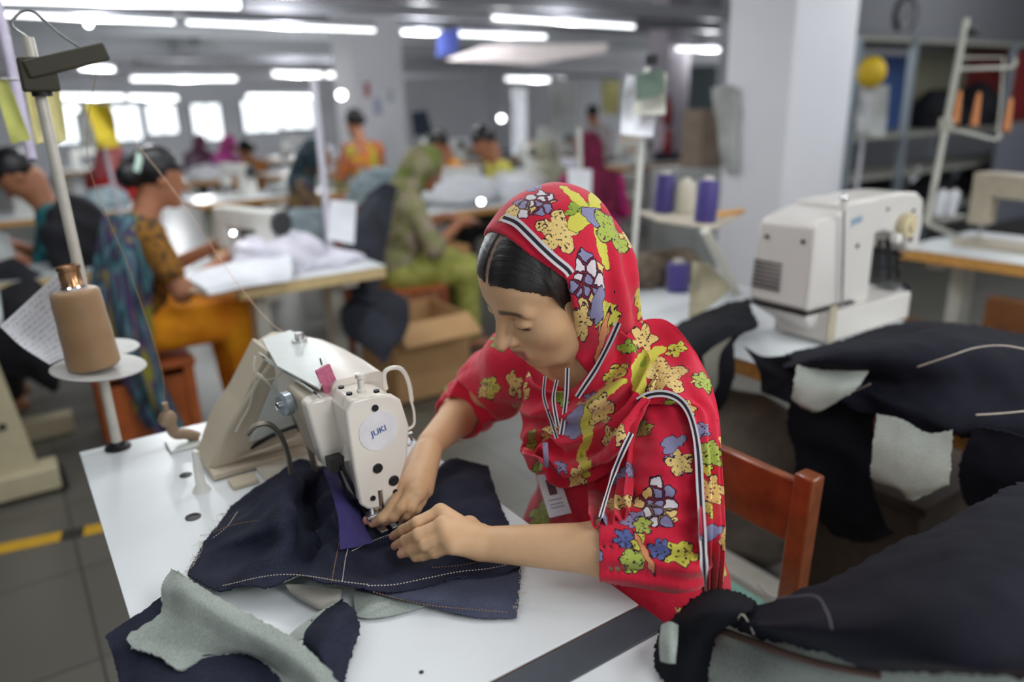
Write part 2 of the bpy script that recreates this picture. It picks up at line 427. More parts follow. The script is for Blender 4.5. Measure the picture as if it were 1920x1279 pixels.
# dark doorway in the right-hand wall, pale post beside it
d0 = atX(1275, 200, 13.98); d1 = atX(1342, 200, 13.98)
dr = struct(M().box((13.93, d1[1], 0), (14.0, d0[1], 2.15)).build('door_1', mat('dark_door', srgb(62, 72, 74), .6), bevel=.01))
M().lathe((13.9, d1[1] + .15, 1.0), [(.02, 0), (.035, .01), (.035, .05)], axis=(-1, 0, 0)).build('door_handle', mat('steel', (.6, .6, .6), .3, 1), dr)
# windows in the far wall: white daylight behind steel frames
WINP = mat('daylight_pane', (.9, .95, 1), .1, emit=((.9, .96, 1), 1.7)); FRM = mat('window_frame', srgb(190, 195, 200), .5)
for i, (x0, x1, y0, y1) in enumerate([(98, 152, 196, 268), (212, 262, 200, 262), (276, 330, 198, 250), (362, 414, 196, 262), (456, 520, 190, 246), (526, 584, 190, 240)]):
    a = atY(x0, (y0 + y1) / 2, 21.96); b = atY(x1, (y0 + y1) / 2, 21.96); zt = atY((x0 + x1) / 2, y0, 21.96)[2]; zb = atY((x0 + x1) / 2, y1, 21.96)[2]
    wnd = M(); t = .06
    for lo, hi in (((a[0] - t, 21.9, zb - t), (a[0], 22, zt + t)), ((b[0], 21.9, zb - t), (b[0] + t, 22, zt + t)), ((a[0], 21.9, zt), (b[0], 22, zt + t)), ((a[0], 21.9, zb - t), (b[0], 22, zb)), (((a[0] + b[0]) / 2 - .02, 21.92, zb), ((a[0] + b[0]) / 2 + .02, 21.98, zt))): wnd.box(lo, hi)
    wo = struct(wnd.build('window_%d' % (i + 1), FRM))
    M().box((a[0], 21.95, zb), (b[0], 21.97, zt)).build('pane', WINP, wo, smooth=0)
# yellow and black floor tape
TY = mat('yellow_tape', srgb(206, 160, 40), .5); TB = mat('black_tape', srgb(45, 45, 40), .6)
ta = atZ(0, 1030, 0); tb = atZ(190, 990, 0)
dirv = (tb - ta) / np.linalg.norm(tb - ta); nv_ = np.array([-dirv[1], dirv[0], 0]) * .033
def tape(name, p, q, label):
    P = M(); L = np.linalg.norm(q - p); k = int(L / .27) + 1; u = (q - p) / L; nn = np.array([-u[1], u[0], 0]) * .034
    for i in range(k):
        for (s0, s1, mi) in ((0, .2, 0), (.2, .27, 1)):
            a, b = p + u * min(L, i * .27 + s0), p + u * min(L, i * .27 + s1)
            if np.linalg.norm(b - a) < 1e-4: continue
            P.prism([a - nn, b - nn, b + nn, a + nn], (0, 0, .002), mi)
    return tag(P.build(name, [TY, TB], smooth=0), label, 'tape')
off = dirv * .01
t0 = ta - dirv * 1.1
t1 = np.array([0.40, t0[1] + dirv[1] / dirv[0] * (0.40 - t0[0]), 0]) if dirv[0] > .3 else tb + dirv * .5
tape('floor_tape', t0, tb + dirv * .75, 'yellow and black warning tape on the floor left of the white sewing table')
ya, yb = atZ(925, 778, 0), atZ(975, 762, 0); u_ = (yb - ya) / np.linalg.norm(yb - ya)
tape('floor_tape', ya - u_ * .1, ya + u_ * .75, 'yellow floor tape seen below the red sleeve behind the sewing woman')

# ------------------------------------------------------------------ tube lights hung low over the lines
TUBE = mat('tube_glow', (1, 1, 1), .3, emit=((.95, .985, 1.0), TUBE_E)); HOUS = mat('lamp_housing', srgb(150, 152, 160), .5)
def tube_light(p, q, label, r=.019, pw=1):
    p, q = np.array(p, float), np.array(q, float); c = (p + q) / 2
    t = thing('tube_light', label, 'light', c, 'fluorescent tubes hung over the sewing lines'); u = (q - p) / np.linalg.norm(q - p)
    M().cyl(p, q, r, 12).build('tube', TUBE, t)
    h = M(); h.boxc(c + Zv * (r + .028), (abs(q[0] - p[0]) + .0, .06, .035)); h.build('housing', HOUS, t, bevel=.005)
    for s_, e in ((-1, p), (1, q)): M().cyl(e - u * s_ * .0, e + u * s_ * .02, r * 1.15, 12).build('end_cap', HOUS, t)
    for e in (p * .85 + q * .15, p * .15 + q * .85): M().cyl(e + Zv * .06, (e[0], e[1], 3.0), .004, 6).build('hanger', HOUS, t)
    l = bpy.data.lights.new('tube_lamp', 'POINT'); l.energy = TUBE_W * pw; l.shadow_soft_size = .05; l.color = (.95, .98, 1); lo = bpy.data.objects.new('tube_lamp', l); COL.objects.link(lo); lo.location = tuple(c - Zv * (r + .07))
    return t
LAMPS = [(-60, -6, 448, 8, 4.65, .05, 'longest tube light, cut off by the top left edge of the picture'),
 (6, 27, 326, 42, 5.6, .022, 'tube light at the top left, left of its long neighbour in the second row'),
 (350, 42, 702, 57, 5.6, .022, 'long tube light in the second row above the far white column'),
 (752, 60, 829, 62, 5.9, .03, 'short tube light left of the small blue hanging sign'),
 (860, 64, 1022, 69, 5.9, .03, 'tube light right of the small blue hanging sign'),
 (922, 33, 1188, 50, 4.65, .024, 'tube light above the pale hanging board, ending over the white paper stand'),
 (1266, 91, 1390, 95, 6.2, .03, 'tube light that runs behind the near white column'),
 (246, 148, 442, 148, 12.0, .05, 'distant tube light over the seated woman in the multicoloured scarf'),
 (511, 138, 602, 140, 11.6, .06, 'left one of the joined distant tube lights above the far column'),
 (611, 140, 700, 142, 11.6, .06, 'right one of the joined distant tube lights above the far column'),
 (948, 148, 1058, 150, 12.0, .055, 'distant tube light in front of the grey far wall at centre'),
 (150, 126, 212, 129, 10.5, .045, 'short distant tube light right of the thread stand bracket'),
 (112, 181, 232, 182, 15.5, .07, 'low distant tube light above the windows at far left'),
 (240, 182, 332, 184, 15.5, .07, 'low distant tube light above the yellow cloth'),
 (462, 181, 584, 182, 15.5, .07, 'low distant tube light above the bright window left of the far column')]
for x0, y0, x1, y1, Y, r_, lb in LAMPS: tube_light(atY(x0, y0, Y), atY(x1, y1, Y), lb, r_ * .5, .6 if Y < 5 else 1 if Y < 8 else 2.2)
TRAY = mat('cable_tray', srgb(128, 128, 134), .5)
for k, (y, z, x0, x1) in enumerate([(4.72, 2.04, -3, 9), (5.75, 2.07, -3, 9), (11.8, 2.10, -3, 14), (15.4, 2.0, -3, 14), (9.3, 2.42, -3, 14)]):
    struct(M().box((x0, y, z), (x1, y + .12, z + .09)).build('trim_%d' % (k + 10), TRAY, bevel=.006))
# unseen area lights added overhead to light the near benches and near column
def lamp_area(x, y, z, e, sx=1.3, sy=.16):
    l = bpy.data.lights.new('added_bench_light', 'AREA'); l.shape = 'RECTANGLE'; l.size = sx; l.size_y = sy; l.energy = e; l.color = (.96, .985, 1)
    o = bpy.data.objects.new('added_bench_light', l); COL.objects.link(o); o.location = (x, y, z); return o
for x, y, z, e in NEAR_ADDED_LIGHTS: lamp_area(x, y, z, e)
for x, y, z, e in FILL_LIGHTS:  # unseen point lights added to brighten walls, column and foreground; no tubes hang there
    l = bpy.data.lights.new('fill_light', 'POINT'); l.energy = e; l.shadow_soft_size = .35; l.color = (.97, .985, 1); o = bpy.data.objects.new('fill_light', l); COL.objects.link(o); o.location = (x, y, z)
# ================================================================== the white sewing table
TZ = .75
WHITE = mat('white_laminate', srgb(226, 230, 232), .28, var=.03, scale=6, spec=.5)
EDGE = mat('plywood_edge', srgb(150, 96, 70), .6, scale=60, var=.2)
FRAME = mat('table_frame_paint', srgb(214, 212, 200), .5, var=.04)
DARKRUB = mat('dark_rubber', srgb(70, 76, 84), .55, var=.06)
STEEL = mat('steel', (.62, .62, .62), .28, 1.0); CHROME = mat('chrome', (.85, .85, .86), .12, 1.0, var=.02)
DSTEEL = mat('dark_steel', srgb(50, 48, 50), .45, .7); BLACK = mat('black_plastic', srgb(24, 24, 26), .5)
def sewing_table(name, label, x0, x1, y0, y1, z=TZ, top=WHITE, edge=EDGE, th=.03, legs=True, group=None, along='y', cat='table'):
    t = thing(name, label, cat, ((x0 + x1) / 2, (y0 + y1) / 2, 0), group)
    M().box((x0 + .002, y0 + .002, z - th), (x1 - .002, y1 - .002, z - .0015)).build('edge_band', edge, t, bevel=.003)
    M().box((x0, y0, z - .0035), (x1, y1, z)).build('tabletop', top, t, bevel=.0012)
    if legs:
        for s_ in (0, 1):
            f = M()
            if along == 'y':
                y = y0 + .14 if s_ == 0 else y1 - .14; xm = (x0 + x1) / 2
                f.box((xm - .05, y - .03, .08), (xm + .05, y + .03, z - th - .03)); f.box((x0 + .03, y - .03, .02), (x1 - .03, y + .03, .08)); f.box((x0 + .06, y - .035, z - th - .035), (x1 - .06, y + .035, z - th))
            else:
                x = x0 + .14 if s_ == 0 else x1 - .14; ym = (y0 + y1) / 2
                f.box((x - .03, ym - .05, .08), (x + .03, ym + .05, z - th - .03)); f.box((x - .03, y0 + .03, .02), (x + .03, y1 - .03, .08)); f.box((x - .035, y0 + .06, z - th - .035), (x + .035, y1 - .06, z - th))
            f.build('leg', FRAME, t, bevel=.006)
            for e in ((x0 + .08, x1 - .08) if along == 'y' else (y0 + .08, y1 - .08)):
                c = (e, y, 0) if along == 'y' else (x, e, 0); M().lathe(c, [(.025, 0), (.025, .02)]).build('foot_pad', BLACK, t)
    return t
tab = sewing_table('sewing_table', 'white topped sewing table carrying the industrial sewing machine', .04, .596, .602, 1.594)
M().lathe((.167, 1.195, TZ - .001), [(.0, 0), (.0125, 0), (.0125, .0022), (.0085, .0022), (.0085, .0012), (0, .0012)], 24).build('drilled_hole', DSTEEL, tab)
M().lathe((.26, 1.15, TZ - .001), [(.0, 0), (.0125, 0), (.0125, .0022), (.0085, .0022), (.0085, .0012), (0, .0012)], 24).build('drilled_hole', DSTEEL, tab)
M().lathe((.19, 1.36, TZ - .001), [(0, 0), (.011, 0), (.011, .002), (0, .002)], 20).build('screw_cap', DSTEEL, tab)
M().lathe((.305, .66, TZ - .001), [(0, 0), (.003, 0), (.003, .0016), (0, .0016)], 12).build('screw_cap', DSTEEL, tab)
tag(M().box((.05, .548, TZ - .035), (.60, .601, TZ - .002)).build('edge_strip', DARKRUB, bevel=.003), 'dark grey strip filling the gap between the two white tables', 'strip')
tab2 = sewing_table('sewing_table', 'white table in the bottom foreground, under the near dark denim heap', .04, .64, -.45, .546)
sp = M().lathe((.2, 1.281, TZ), [(.016, 0), (.013, .006), (.0085, .012), (.0075, .05), (.006, .058), (.006, .075), (.003, .078), (0, .078)], 18)
tag(sp.build('thread_pin', mat('white_plastic', srgb(232, 230, 222), .4)), 'white plastic pin standing on the table left of the machine', 'pin')

# ------------------------------------------------------------------ thread stand with brown cone
SX, SY = .106, 1.568
polemat = mat('stand_pole', srgb(206, 200, 188), .4, .2)
top = atY(52, 70, SY + .02)
st = thing('thread_stand', 'thread stand with pole rising from the far left corner of the white table', 'stand', (SX, SY, TZ))
M().cyl((SX, SY, TZ), (top[0], top[1], top[2]), .0095, 16).build('pole', polemat, st)
M().lathe((SX, SY, TZ), [(.024, 0), (.024, .004), (.014, .008), (.012, .014)], 24).build('flange', DSTEEL, st)
pc_ = atD(186, 690, proj((SX, SY, .88))[2] - .03); pc_[2] = atD(186, 690, proj((SX, SY, .88))[2] - .03)[2]
tilt = np.array([.10, -.04, 1.0])
M().lathe(pc_, [(0, 0), (.080, .0), (.082, .002), (.080, .004), (0, .004)], 40, axis=tilt).build('spool_plate', mat('plate_grey', srgb(178, 176, 172), .5), st)
pb = atD(186, 656, proj((SX, SY, .9))[2] + .10)
M().lathe(pb, [(0, 0), (.074, 0), (.076, .002), (.074, .004), (0, .004)], 40, axis=(0.05, 0, 1)).build('spool_plate', MATS['plate_grey'], st)
M().cyl(pc_ - Zv * .004, pb - Zv * .004, .006).build('crossbar', polemat, st)
M().cyl(pc_, pc_ + np.array([-.012, .012, .18]), .004).build('spool_pin', polemat, st)
bk = M(); b0 = atY(72, 140, SY); OLIVE = mat('olive_bracket', srgb(62, 58, 42), .6)
bk.boxc(b0, (.055, .045, .055)); bk.boxc(b0 + np.array([.045, -.01, .022]), (.13, .04, .03), rot=((0, 1, 0), R(-14)))
bk.build('top_bracket', OLIVE, st, bevel=.004); M().cyl(b0 - Zv * .035, b0 + Zv * .0, .016).build('bracket_collar', DSTEEL, st)
M().tube(spline([top, top + np.array([-.02, -.01, .02]), top + np.array([.01, -.02, .04]), top + np.array([.05, -.03, .0]), top + np.array([.09, -.04, -.03])], 24), .0022, 8).build('thread_guide', STEEL, st)
# cone of brown thread
ax_ = np.array([-.055, .045, 1.0]); ax_ /= np.linalg.norm(ax_); cb = pc_ + Zv * .005 + HY * -.012
th = thing('thread_cone', 'brown thread wound on a cone, on the plate of the near thread stand', 'thread', cb)
m_, n_, p_ = newmat('brown_thread'); wv = n_.add('ShaderNodeTexWave', bands_direction='Z'); n_.l.new(n_.obj(), wv.inputs[0]); wv.inputs['Scale'].default_value = 90; wv.inputs['Distortion'].default_value = 1.2; wv.inputs['Detail'].default_value = 1
ns = n_.noise(n_.obj(), 22, 3); n_.l.new(n_.mix(ns, c4(srgb(136, 102, 66)), c4(srgb(172, 134, 92))), p_.inputs['Base Color']); p_.inputs['Roughness'].default_value = .45; p_.inputs['Sheen Weight'].default_value = .3
n_.l.new(n_.bump(wv.outputs['Fac'], .5, .001), p_.inputs['Normal'])
pr_ = [(.024, 0), (.041, .002), (.0455, .007)] + [(.0455 - .004 * t + .0004 * math.sin(t * 17), .007 + .137 * t) for t in np.linspace(0, 1, 16)] + [(.0385, .149), (.033, .1515), (.020, .1525)]
M().lathe(cb, pr_, 40, axis=ax_).build('thread', m_, th, smooth=50)
M().lathe(cb + ax_ * .150, [(.020, 0), (.0205, .003), (.0185, .006), (.0185, .036), (.0205, .038), (.0205, .045), (.012, .047), (.012, .044)], 28, axis=ax_).build('cone_sleeve', mat('copper_sleeve', srgb(170, 128, 92), .2, .85), th)
M().lathe(cb + ax_ * .150, [(.0212, .0), (.0212, .006), (.019, .008)], 28, axis=ax_).build('sleeve_rim', CHROME, th)
# white printed sheet clipped to the pole
PAPER = newmat('printed_sheet'); m_, n_, p_ = PAPER
uvn = n_.add('ShaderNodeUVMap'); sx = n_.sep(uvn.outputs[0])
row = n_.m('GREATER_THAN', n_.m('FRACT', n_.m('MULTIPLY', sx[1], 90)), .62); tx = n_.m('GREATER_THAN', n_.noise(n_.comb(n_.m('MULTIPLY', sx[0], 260), n_.m('MULTIPLY', n_.m('FLOOR', n_.m('MULTIPLY', sx[1], 90)), 7.3)), 1, 1), .5)
n_.l.new(n_.mix(n_.m('MULTIPLY', n_.m('MULTIPLY', row, tx), .45), c4(srgb(226, 226, 230)), c4(srgb(120, 122, 130))), p_.inputs['Base Color']); p_.inputs['Roughness'].default_value = .8
PAPER = m_
dp = proj((SX, SY, .95))[2]
rows = [[atD(140, 488, dp + .03), atD(100, 520, dp + .03), atD(40, 575, dp + .02), atD(0, 612, dp + .01)],
        [atD(150, 560, dp + .045), atD(110, 595, dp + .05), atD(65, 640, dp + .04), atD(40, 650, dp + .02)],
        [atD(160, 640, dp + .05), atD(135, 665, dp + .05), atD(110, 676, dp + .04), atD(93, 684, dp + .03)]]
tag(sheet('printed_sheet', rows, PAPER, None, 30, 24, .0006, (.004, 14), 3), 'white printed sheet clipped to the near thread stand behind the brown cone', 'paper')
YEL = mat('yellow_sheet', srgb(226, 214, 150), .8, var=.1, scale=20); YG = mat('yellow_green_sheet', srgb(196, 198, 110), .8, var=.08, scale=20)
def hang(name, label, px, depth, m, group=None, cat='paper', amp=.004, back=None, nu=14, nv=18, off=(0, 0)):
    """sheet hanging from its top edge; px: top-left, top-right, bottom-right, bottom-left"""
    a, b, c, d = [atD(x, y, depth + o_) for (x, y), o_ in zip(px, (0, off[0], off[0] + off[1], off[1]))]
    rows = [[a, (a + b) / 2, b], [(a + d) / 2, (a + b + c + d) / 4 + HY * amp * 2, (b + c) / 2], [d, (c + d) / 2 - HY * amp, c]]
    o = sheet(name, rows, m, None, nu, nv, .0008, (amp, 9), len(label), backmat=back); return tag(o, label, cat, group)
hang('instruction_card', 'cream yellow card hanging right of the near thread stand pole', [(86, 168), (108, 150), (124, 262), (100, 272)], dp + .08, YEL)
hang('instruction_card', 'narrow yellow card hanging just left of the near thread stand pole', [(44, 150), (60, 152), (82, 266), (66, 272)], dp + .10, YEL)
hang('instruction_card', 'yellow-green card at the left picture edge beside the lavender pole', [(-14, 150), (14, 150), (58, 262), (22, 270)], dp + .14, YG)
M().tube(spline([b0 + HY * .02, atD(98, 158, dp + .08), atD(52, 150, dp + .10), atD(0, 149, dp + .14)], 24), .0025, 8).build('card_rail', STEEL, st)
pa, pb2 = atD(2, 40, dp + .35), atD(60, 300, dp + .35); pv = pb2 - pa; pend = pa + pv * ((0.75 - pa[2]) / pv[2]) if abs(pv[2]) > .01 else pb2
tag(M().tube([pa - pv * .25, pb2], .011, 12).build('hanging_pole', mat('lavender_paint', srgb(186, 178, 200), .4)), 'lavender grey pole slanting down at the left picture edge', 'pole')
# loose threads
def thread(label, P, m, r=.0005, cat='thread'): return tag(M().tube(spline(P, 24), r, 6).build('sewing_thread', m), label, cat)
TH1 = mat('peach_thread', srgb(226, 190, 160), .5)

# ================================================================== the sewing machine in focus
CREAM = mat('machine_enamel', srgb(238, 230, 218), .3, var=.03, scale=8, coat=.2); BEIGE = mat('machine_beige', srgb(198, 186, 164), .4, var=.04, scale=8)
PALE = mat('machine_pale_plate', srgb(214, 220, 216), .3, .1, var=.03)
mc = thing('sewing_machine', 'cream industrial sewing machine on the white table, dark denim under its needle', 'sewing machine', (.36, 1.2, TZ))
YP = .955
fp = [atY(x, y, YP) for x, y in [(650, 772), (662, 752), (700, 742), (735, 740), (752, 750), (768, 800), (764, 860), (750, 905), (738, 940), (728, 952), (690, 956), (676, 948), (664, 880), (652, 800)]]
M().prism(fp, (0, .010, 0)).build('face_plate', CREAM, mc, bevel=.004)
fp2 = [p + np.array([0, .010, 0]) - .003 * (p - np.mean(fp, 0)) / np.linalg.norm(p - np.mean(fp, 0)) for p in fp]
M().prism(fp2, (0, .075, 0)).build('needle_head', CREAM, mc, bevel=.004)
def ringrect(x0, x1, z0, z1, y, rr=.012, k=4):
    P = []
    for cx_, cz_, a0 in ((x1 - rr, z1 - rr, 0), (x0 + rr, z1 - rr, 90), (x0 + rr, z0 + rr, 180), (x1 - rr, z0 + rr, 270)):
        for j in range(k): t = R(a0 + 90 * j / (k - 1)); P.append((cx_ + rr * math.cos(t), y, cz_ + rr * math.sin(t)))
    return P
# arm from needle head to pillar; pillar leans out to the back at its base
M().loft([ringrect(.364, .452, .872, .990, 1.03, .014), ringrect(.364, .456, .872, .989, 1.10, .016), ringrect(.362, .46, .868, .984, 1.20, .018), ringrect(.362, .462, .850, .976, 1.30, .022), ringrect(.366, .462, .80, .968, 1.36, .03), ringrect(.372, .455, .80, .955, 1.42, .03)]).build('arm', CREAM, mc)
pil = [(.228, .762), (.262, .83), (.368, .955), (.40, .966), (.455, .955), (.468, .90), (.468, .762)]
M().prism([(x, 1.325, z) for x, z in pil], (0, .115, 0)).build('pillar', BEIGE, mc, bevel=.006)
M().prism([(.222, 1.332, .760), (.358, 1.332, .962), (.366, 1.332, .957), (.234, 1.332, .760)], (0, .10, 0)).build('pillar_cover', BEIGE, mc, bevel=.002)
M().prism([(.300, 1.318, .80), (.372, 1.318, .93), (.43, 1.318, .93), (.43, 1.318, .80)], (0, .006, 0)).build('pillar_panel', PALE, mc, bevel=.002)
M().box((.225, 1.30, .752), (.47, 1.44, .764)).build('base', BEIGE, mc, bevel=.003)
# top plate with screw and breather
M().prism([atZ(x, y, .984) + np.array([0, 0, .0]) for x, y in [(492, 640), (545, 622), (606, 660), (618, 690), (600, 733), (520, 690)]], (0, 0, .004)).build('top_plate', PALE, mc, bevel=.0015)
for k in range(3):
    a = atZ(486 + 6 * k, 662 + 6 * k, .976); b = atZ(588 + 7 * k, 735 + 5 * k, .982); M().tube([a, b], .0017, 6).build('groove_strip', DSTEEL if k % 2 else PALE, mc)
kn = atZ(562, 640, .988); M().lathe(kn, [(.014, 0), (.014, .004), (.008, .005), (.008, .014), (.006, .016), (0, .016)], 20).build('oil_cap', STEEL, mc)
tp = atZ(678, 735, .99); M().lathe(tp, [(.007, 0), (.007, .004), (.005, .006), (.0045, .020), (.0075, .022), (.0075, .028), (0, .029)], 16).build('thread_post', CREAM, mc)
for x, y in ((640, 728), (655, 740), (706, 735)): M().lathe(atZ(x, y, .990), [(0, 0), (.0045, 0), (.0045, .003), (0, .003)], 12).build('slot_screw', DSTEEL, mc)
for x, y, r_ in ((703, 765, .0052), (708, 878, .0078), (738, 901, .0084), (741, 922, .0042), (699, 934, .0042)):
    c = atY(x, y, YP); M().lathe(c + np.array([0, .001, 0]), [(0, 0), (r_, 0), (r_, .003), (r_ * .85, .004), (0, .0035)], 20, axis=(0, -1, 0)).build('plate_screw', BLACK, mc)
lc = atY(710, 808, YP - .0008); LBL = mat('badge_white', srgb(236, 234, 236), .35); BLUEP = mat('badge_blue', srgb(70, 92, 168), .4)
M().lathe(lc + np.array([0, .001, 0]), [(0, 0), (.031, 0), (.031, .0012), (0, .0012)], 36, axis=(0, -1, 0)).build('badge', LBL, mc)
lg = text_mesh('badge_lettering', 'JUKI', .0135, lc + np.array([0, -.0012, 0]), (1, 0, .22), (0, 0, 1), BLUEP, mc, .0002)
# trimmer box on the back of the arm
tb_ = [atY(x, y, 1.015) for x, y in [(574, 762), (588, 752), (622, 744), (636, 752), (652, 805), (640, 880), (622, 886), (606, 872)]]
M().prism(tb_, (0, .03, 0)).build('trimmer_cover', CREAM, mc, bevel=.005)
tb3 = [p + np.array([.004, .03, -.002]) for p in tb_]
M().prism(tb3, (0, .075, 0)).build('trimmer_housing', BEIGE, mc, bevel=.005)
M().lathe((.318, 1.10, .945), [(.0, 0), (.019, 0), (.019, .012), (.014, .016), (0, .016)], 24, axis=(-1, -.2, 0)).build('tension_disc', mat('disc_grey', srgb(176, 186, 192), .3, .5), mc)
M().lathe((.303, 1.097, .945), [(.0, 0), (.006, 0), (.006, .006), (0, .007)], 14, axis=(-1, -.2, 0)).build('tension_nut', CHROME, mc)
# rising link between trimmer and face, dark guide rail down to the bed
ln = M(); a, b = atY(650, 800, .985), atY(662, 860, .985); ln.boxc((a + b) / 2, (.014, .012, .055), rot=((0, 1, 0), R(14)))
ln.build('link_bar', CREAM, mc, bevel=.002)
rl = M(); a, b = atY(628, 868, .99), atY(672, 976, .985); rl.tube([a, b], .005, 8, flat=.5); rl.boxc(a, (.022, .018, .022)); a2, b2 = atY(642, 875, .975), atY(684, 962, .975); rl.tube([a2, b2], .003, 8)
rl.build('trimmer_rail', BLACK, mc)
# needle bar, presser foot, needle plate
nx, ny = .396, .957
M().cyl((nx, ny, .80), (nx, ny, .83), .0045, 12).build('needle_bar', STEEL, mc)
M().cyl((nx, ny, .762), (nx, ny, .802), .0011, 8).build('needle', CHROME, mc)
M().cyl((nx - .014, ny + .004, .775), (nx - .014, ny + .004, .83), .004, 12).build('presser_bar', STEEL, mc)
pf = M(); pf.box((nx - .024, ny - .012, .786), (nx + .022, ny + .006, .796)); pf.box((nx - .018, ny - .008, .775), (nx - .010, ny + .002, .79)); pf.box((nx - .016, ny - .03, .7725), (nx - .004, ny + .012, .7765)); pf.box((nx + .003, ny - .03, .7725), (nx + .013, ny + .012, .7765)); pf.cyl((nx - .028, ny - .01, .793), (nx + .026, ny - .01, .793), .0032, 10)
pf.build('presser_foot', STEEL, mc, bevel=.0008)
M().tube(spline([(nx + .02, ny - .01, .793), (nx + .034, ny - .012, .79), (nx + .03, ny - .018, .776), (nx + .016, ny - .02, .772)], 14), .0016, 8).build('finger_guard', CHROME, mc)
M().box((.30, .93, TZ), (.46, 1.33, TZ + .006)).build('bed_plate', mat('bed_plate_pale', srgb(206, 202, 190), .3, .15), mc, bevel=.002)
M().box((.245, 1.245, TZ + .0), (.29, 1.285, TZ + .008)).build('bed_hinge', BEIGE, mc, bevel=.002)
M().tube(spline([atY(x_, y_, v_) for v_ in (1.12,) for x_, y_ in ([(462, 815), (480, 798), (505, 796), (526, 818), (540, 852), (546, 888)])], 40), .0045, 8).build('bent_bracket', mat('bracket_grey', srgb(110, 104, 94), .4, .5), mc)
for P in ([(470, 862), (490, 852), (520, 842), (545, 836)], [(466, 836), (500, 800), (530, 815), (545, 850), (550, 885)]):
    pass
M().tube(spline([(.395, 1.32, .80), (.372, 1.27, .86), (.36, 1.21, .866), (.36, 1.165, .84), (.362, 1.15, .79), (.362, 1.148, .757)], 40), .0055, 10).build('bent_bracket', mat('bracket_grey', srgb(110, 104, 94), .4, .5), mc)
M().tube(spline([(.29, 1.335, .775), (.33, 1.315, .80), (.37, 1.30, .815), (.43, 1.29, .82)], 30), .004, 8).build('oil_pipe', DSTEEL, mc)
M().tube(spline([(.27, 1.33, .77), (.32, 1.30, .785), (.38, 1.28, .80), (.44, 1.27, .80)], 30), .003, 8).build('oil_pipe', BEIGE, mc)
WCAB = mat('white_cable', srgb(224, 218, 200), .5)
def mpx(L, Yv): return [atY(x, y, Yv) for x, y in L]
M().tube(spline(mpx([(478, 668), (476, 690), (484, 706), (506, 712), (530, 700)], 1.24), 30), .0017, 8).build('cable', WCAB, mc)
M().tube(spline(mpx([(484, 700), (500, 715), (515, 732), (530, 752), (548, 764)], 1.2), 30), .0017, 8).build('cable', WCAB, mc)
M().tube(spline(mpx([(482, 700), (474, 730), (468, 760), (452, 790), (442, 810)], 1.31), 30), .0017, 8).build('cable', WCAB, mc)
M().tube(spline(mpx([(600, 672), (604, 690), (598, 700), (606, 712)], 1.12), 24), .0014, 8).build('cable', DSTEEL, mc)
pk = M(); a = atY(614, 712, 1.04); pk.boxc(a, (.024, .006, .044), rot=((0, 1, 0), R(-16))); pk.build('pink_tag', mat('pink_tape', srgb(206, 110, 140), .6, var=.2, scale=200), mc, bevel=.001)
# white wire loop and thread guides right of the head
M().tube(spline(mpx([(724, 730), (720, 704), (728, 692), (748, 690), (760, 702), (768, 724), (772, 752)], .985), 36), .0036, 8).build('take_up_guard', CREAM, mc)
M().tube(spline(mpx([(770, 748), (776, 772), (776, 796), (764, 806)], .985), 20), .0022, 8).build('take_up_guard', CREAM, mc)
M().tube(spline(mpx([(758, 826), (766, 818), (772, 826), (766, 836)], .975), 20, True), .0018, 8).build('thread_eyelet', CHROME, mc)
M().cyl(atY(758, 815, .97), atY(772, 812, .97), .003, 8).build('thread_eyelet', STEEL, mc)
M().lathe((.40, 1.43, .885), [(0, 0), (.05, 0), (.058, .006), (.06, .02), (.058, .03), (.04, .034), (0, .034)], 36, axis=(0, 1, 0)).build('handwheel', mat('wheel_grey', srgb(60, 62, 64), .4), mc)
# bobbin winder on the table
bw = thing('bobbin_winder', 'tan bobbin winder on the table behind the machine foot', 'bobbin winder', (.214, 1.50, TZ)); TAN = mat('tan_metal', srgb(158, 132, 108), .5, .2)
M().box((.185, 1.47, TZ), (.245, 1.53, TZ + .006)).build('base', PALE, bw, bevel=.002)
M().tube(spline([(.245, 1.50, TZ + .008), (.225, 1.505, TZ + .02), (.205, 1.51, TZ + .025), (.198, 1.512, TZ + .05)], 16), .011, 10).build('arm', TAN, bw)
M().ball((.196, 1.512, TZ + .058), (.018, .014, .018)).build('knob', TAN, bw); M().cyl((.196, 1.512, TZ + .07), (.196, 1.512, TZ + .092), .0055, 10).build('spindle', TAN, bw)
tc = cb + ax_ * .19
thread('brown thread running from the cone guide down to the bobbin winder', [b0 + np.array([.09, -.03, .02]), atY(165, 300, 1.55), atY(240, 500, 1.54), atY(300, 680, 1.52), (.196, 1.512, TZ + .09)], mat('brown_strand', srgb(170, 140, 90), .5), .0006)
thread('pale peach thread slanting across the seated woman in the multicoloured scarf to the machine top', [atY(250, 262, 1.75), atY(335, 370, 1.65), atY(440, 525, 1.5), atY(515, 612, 1.38), tuple(kn + np.array([.01, .03, .0]))], TH1, .0006)
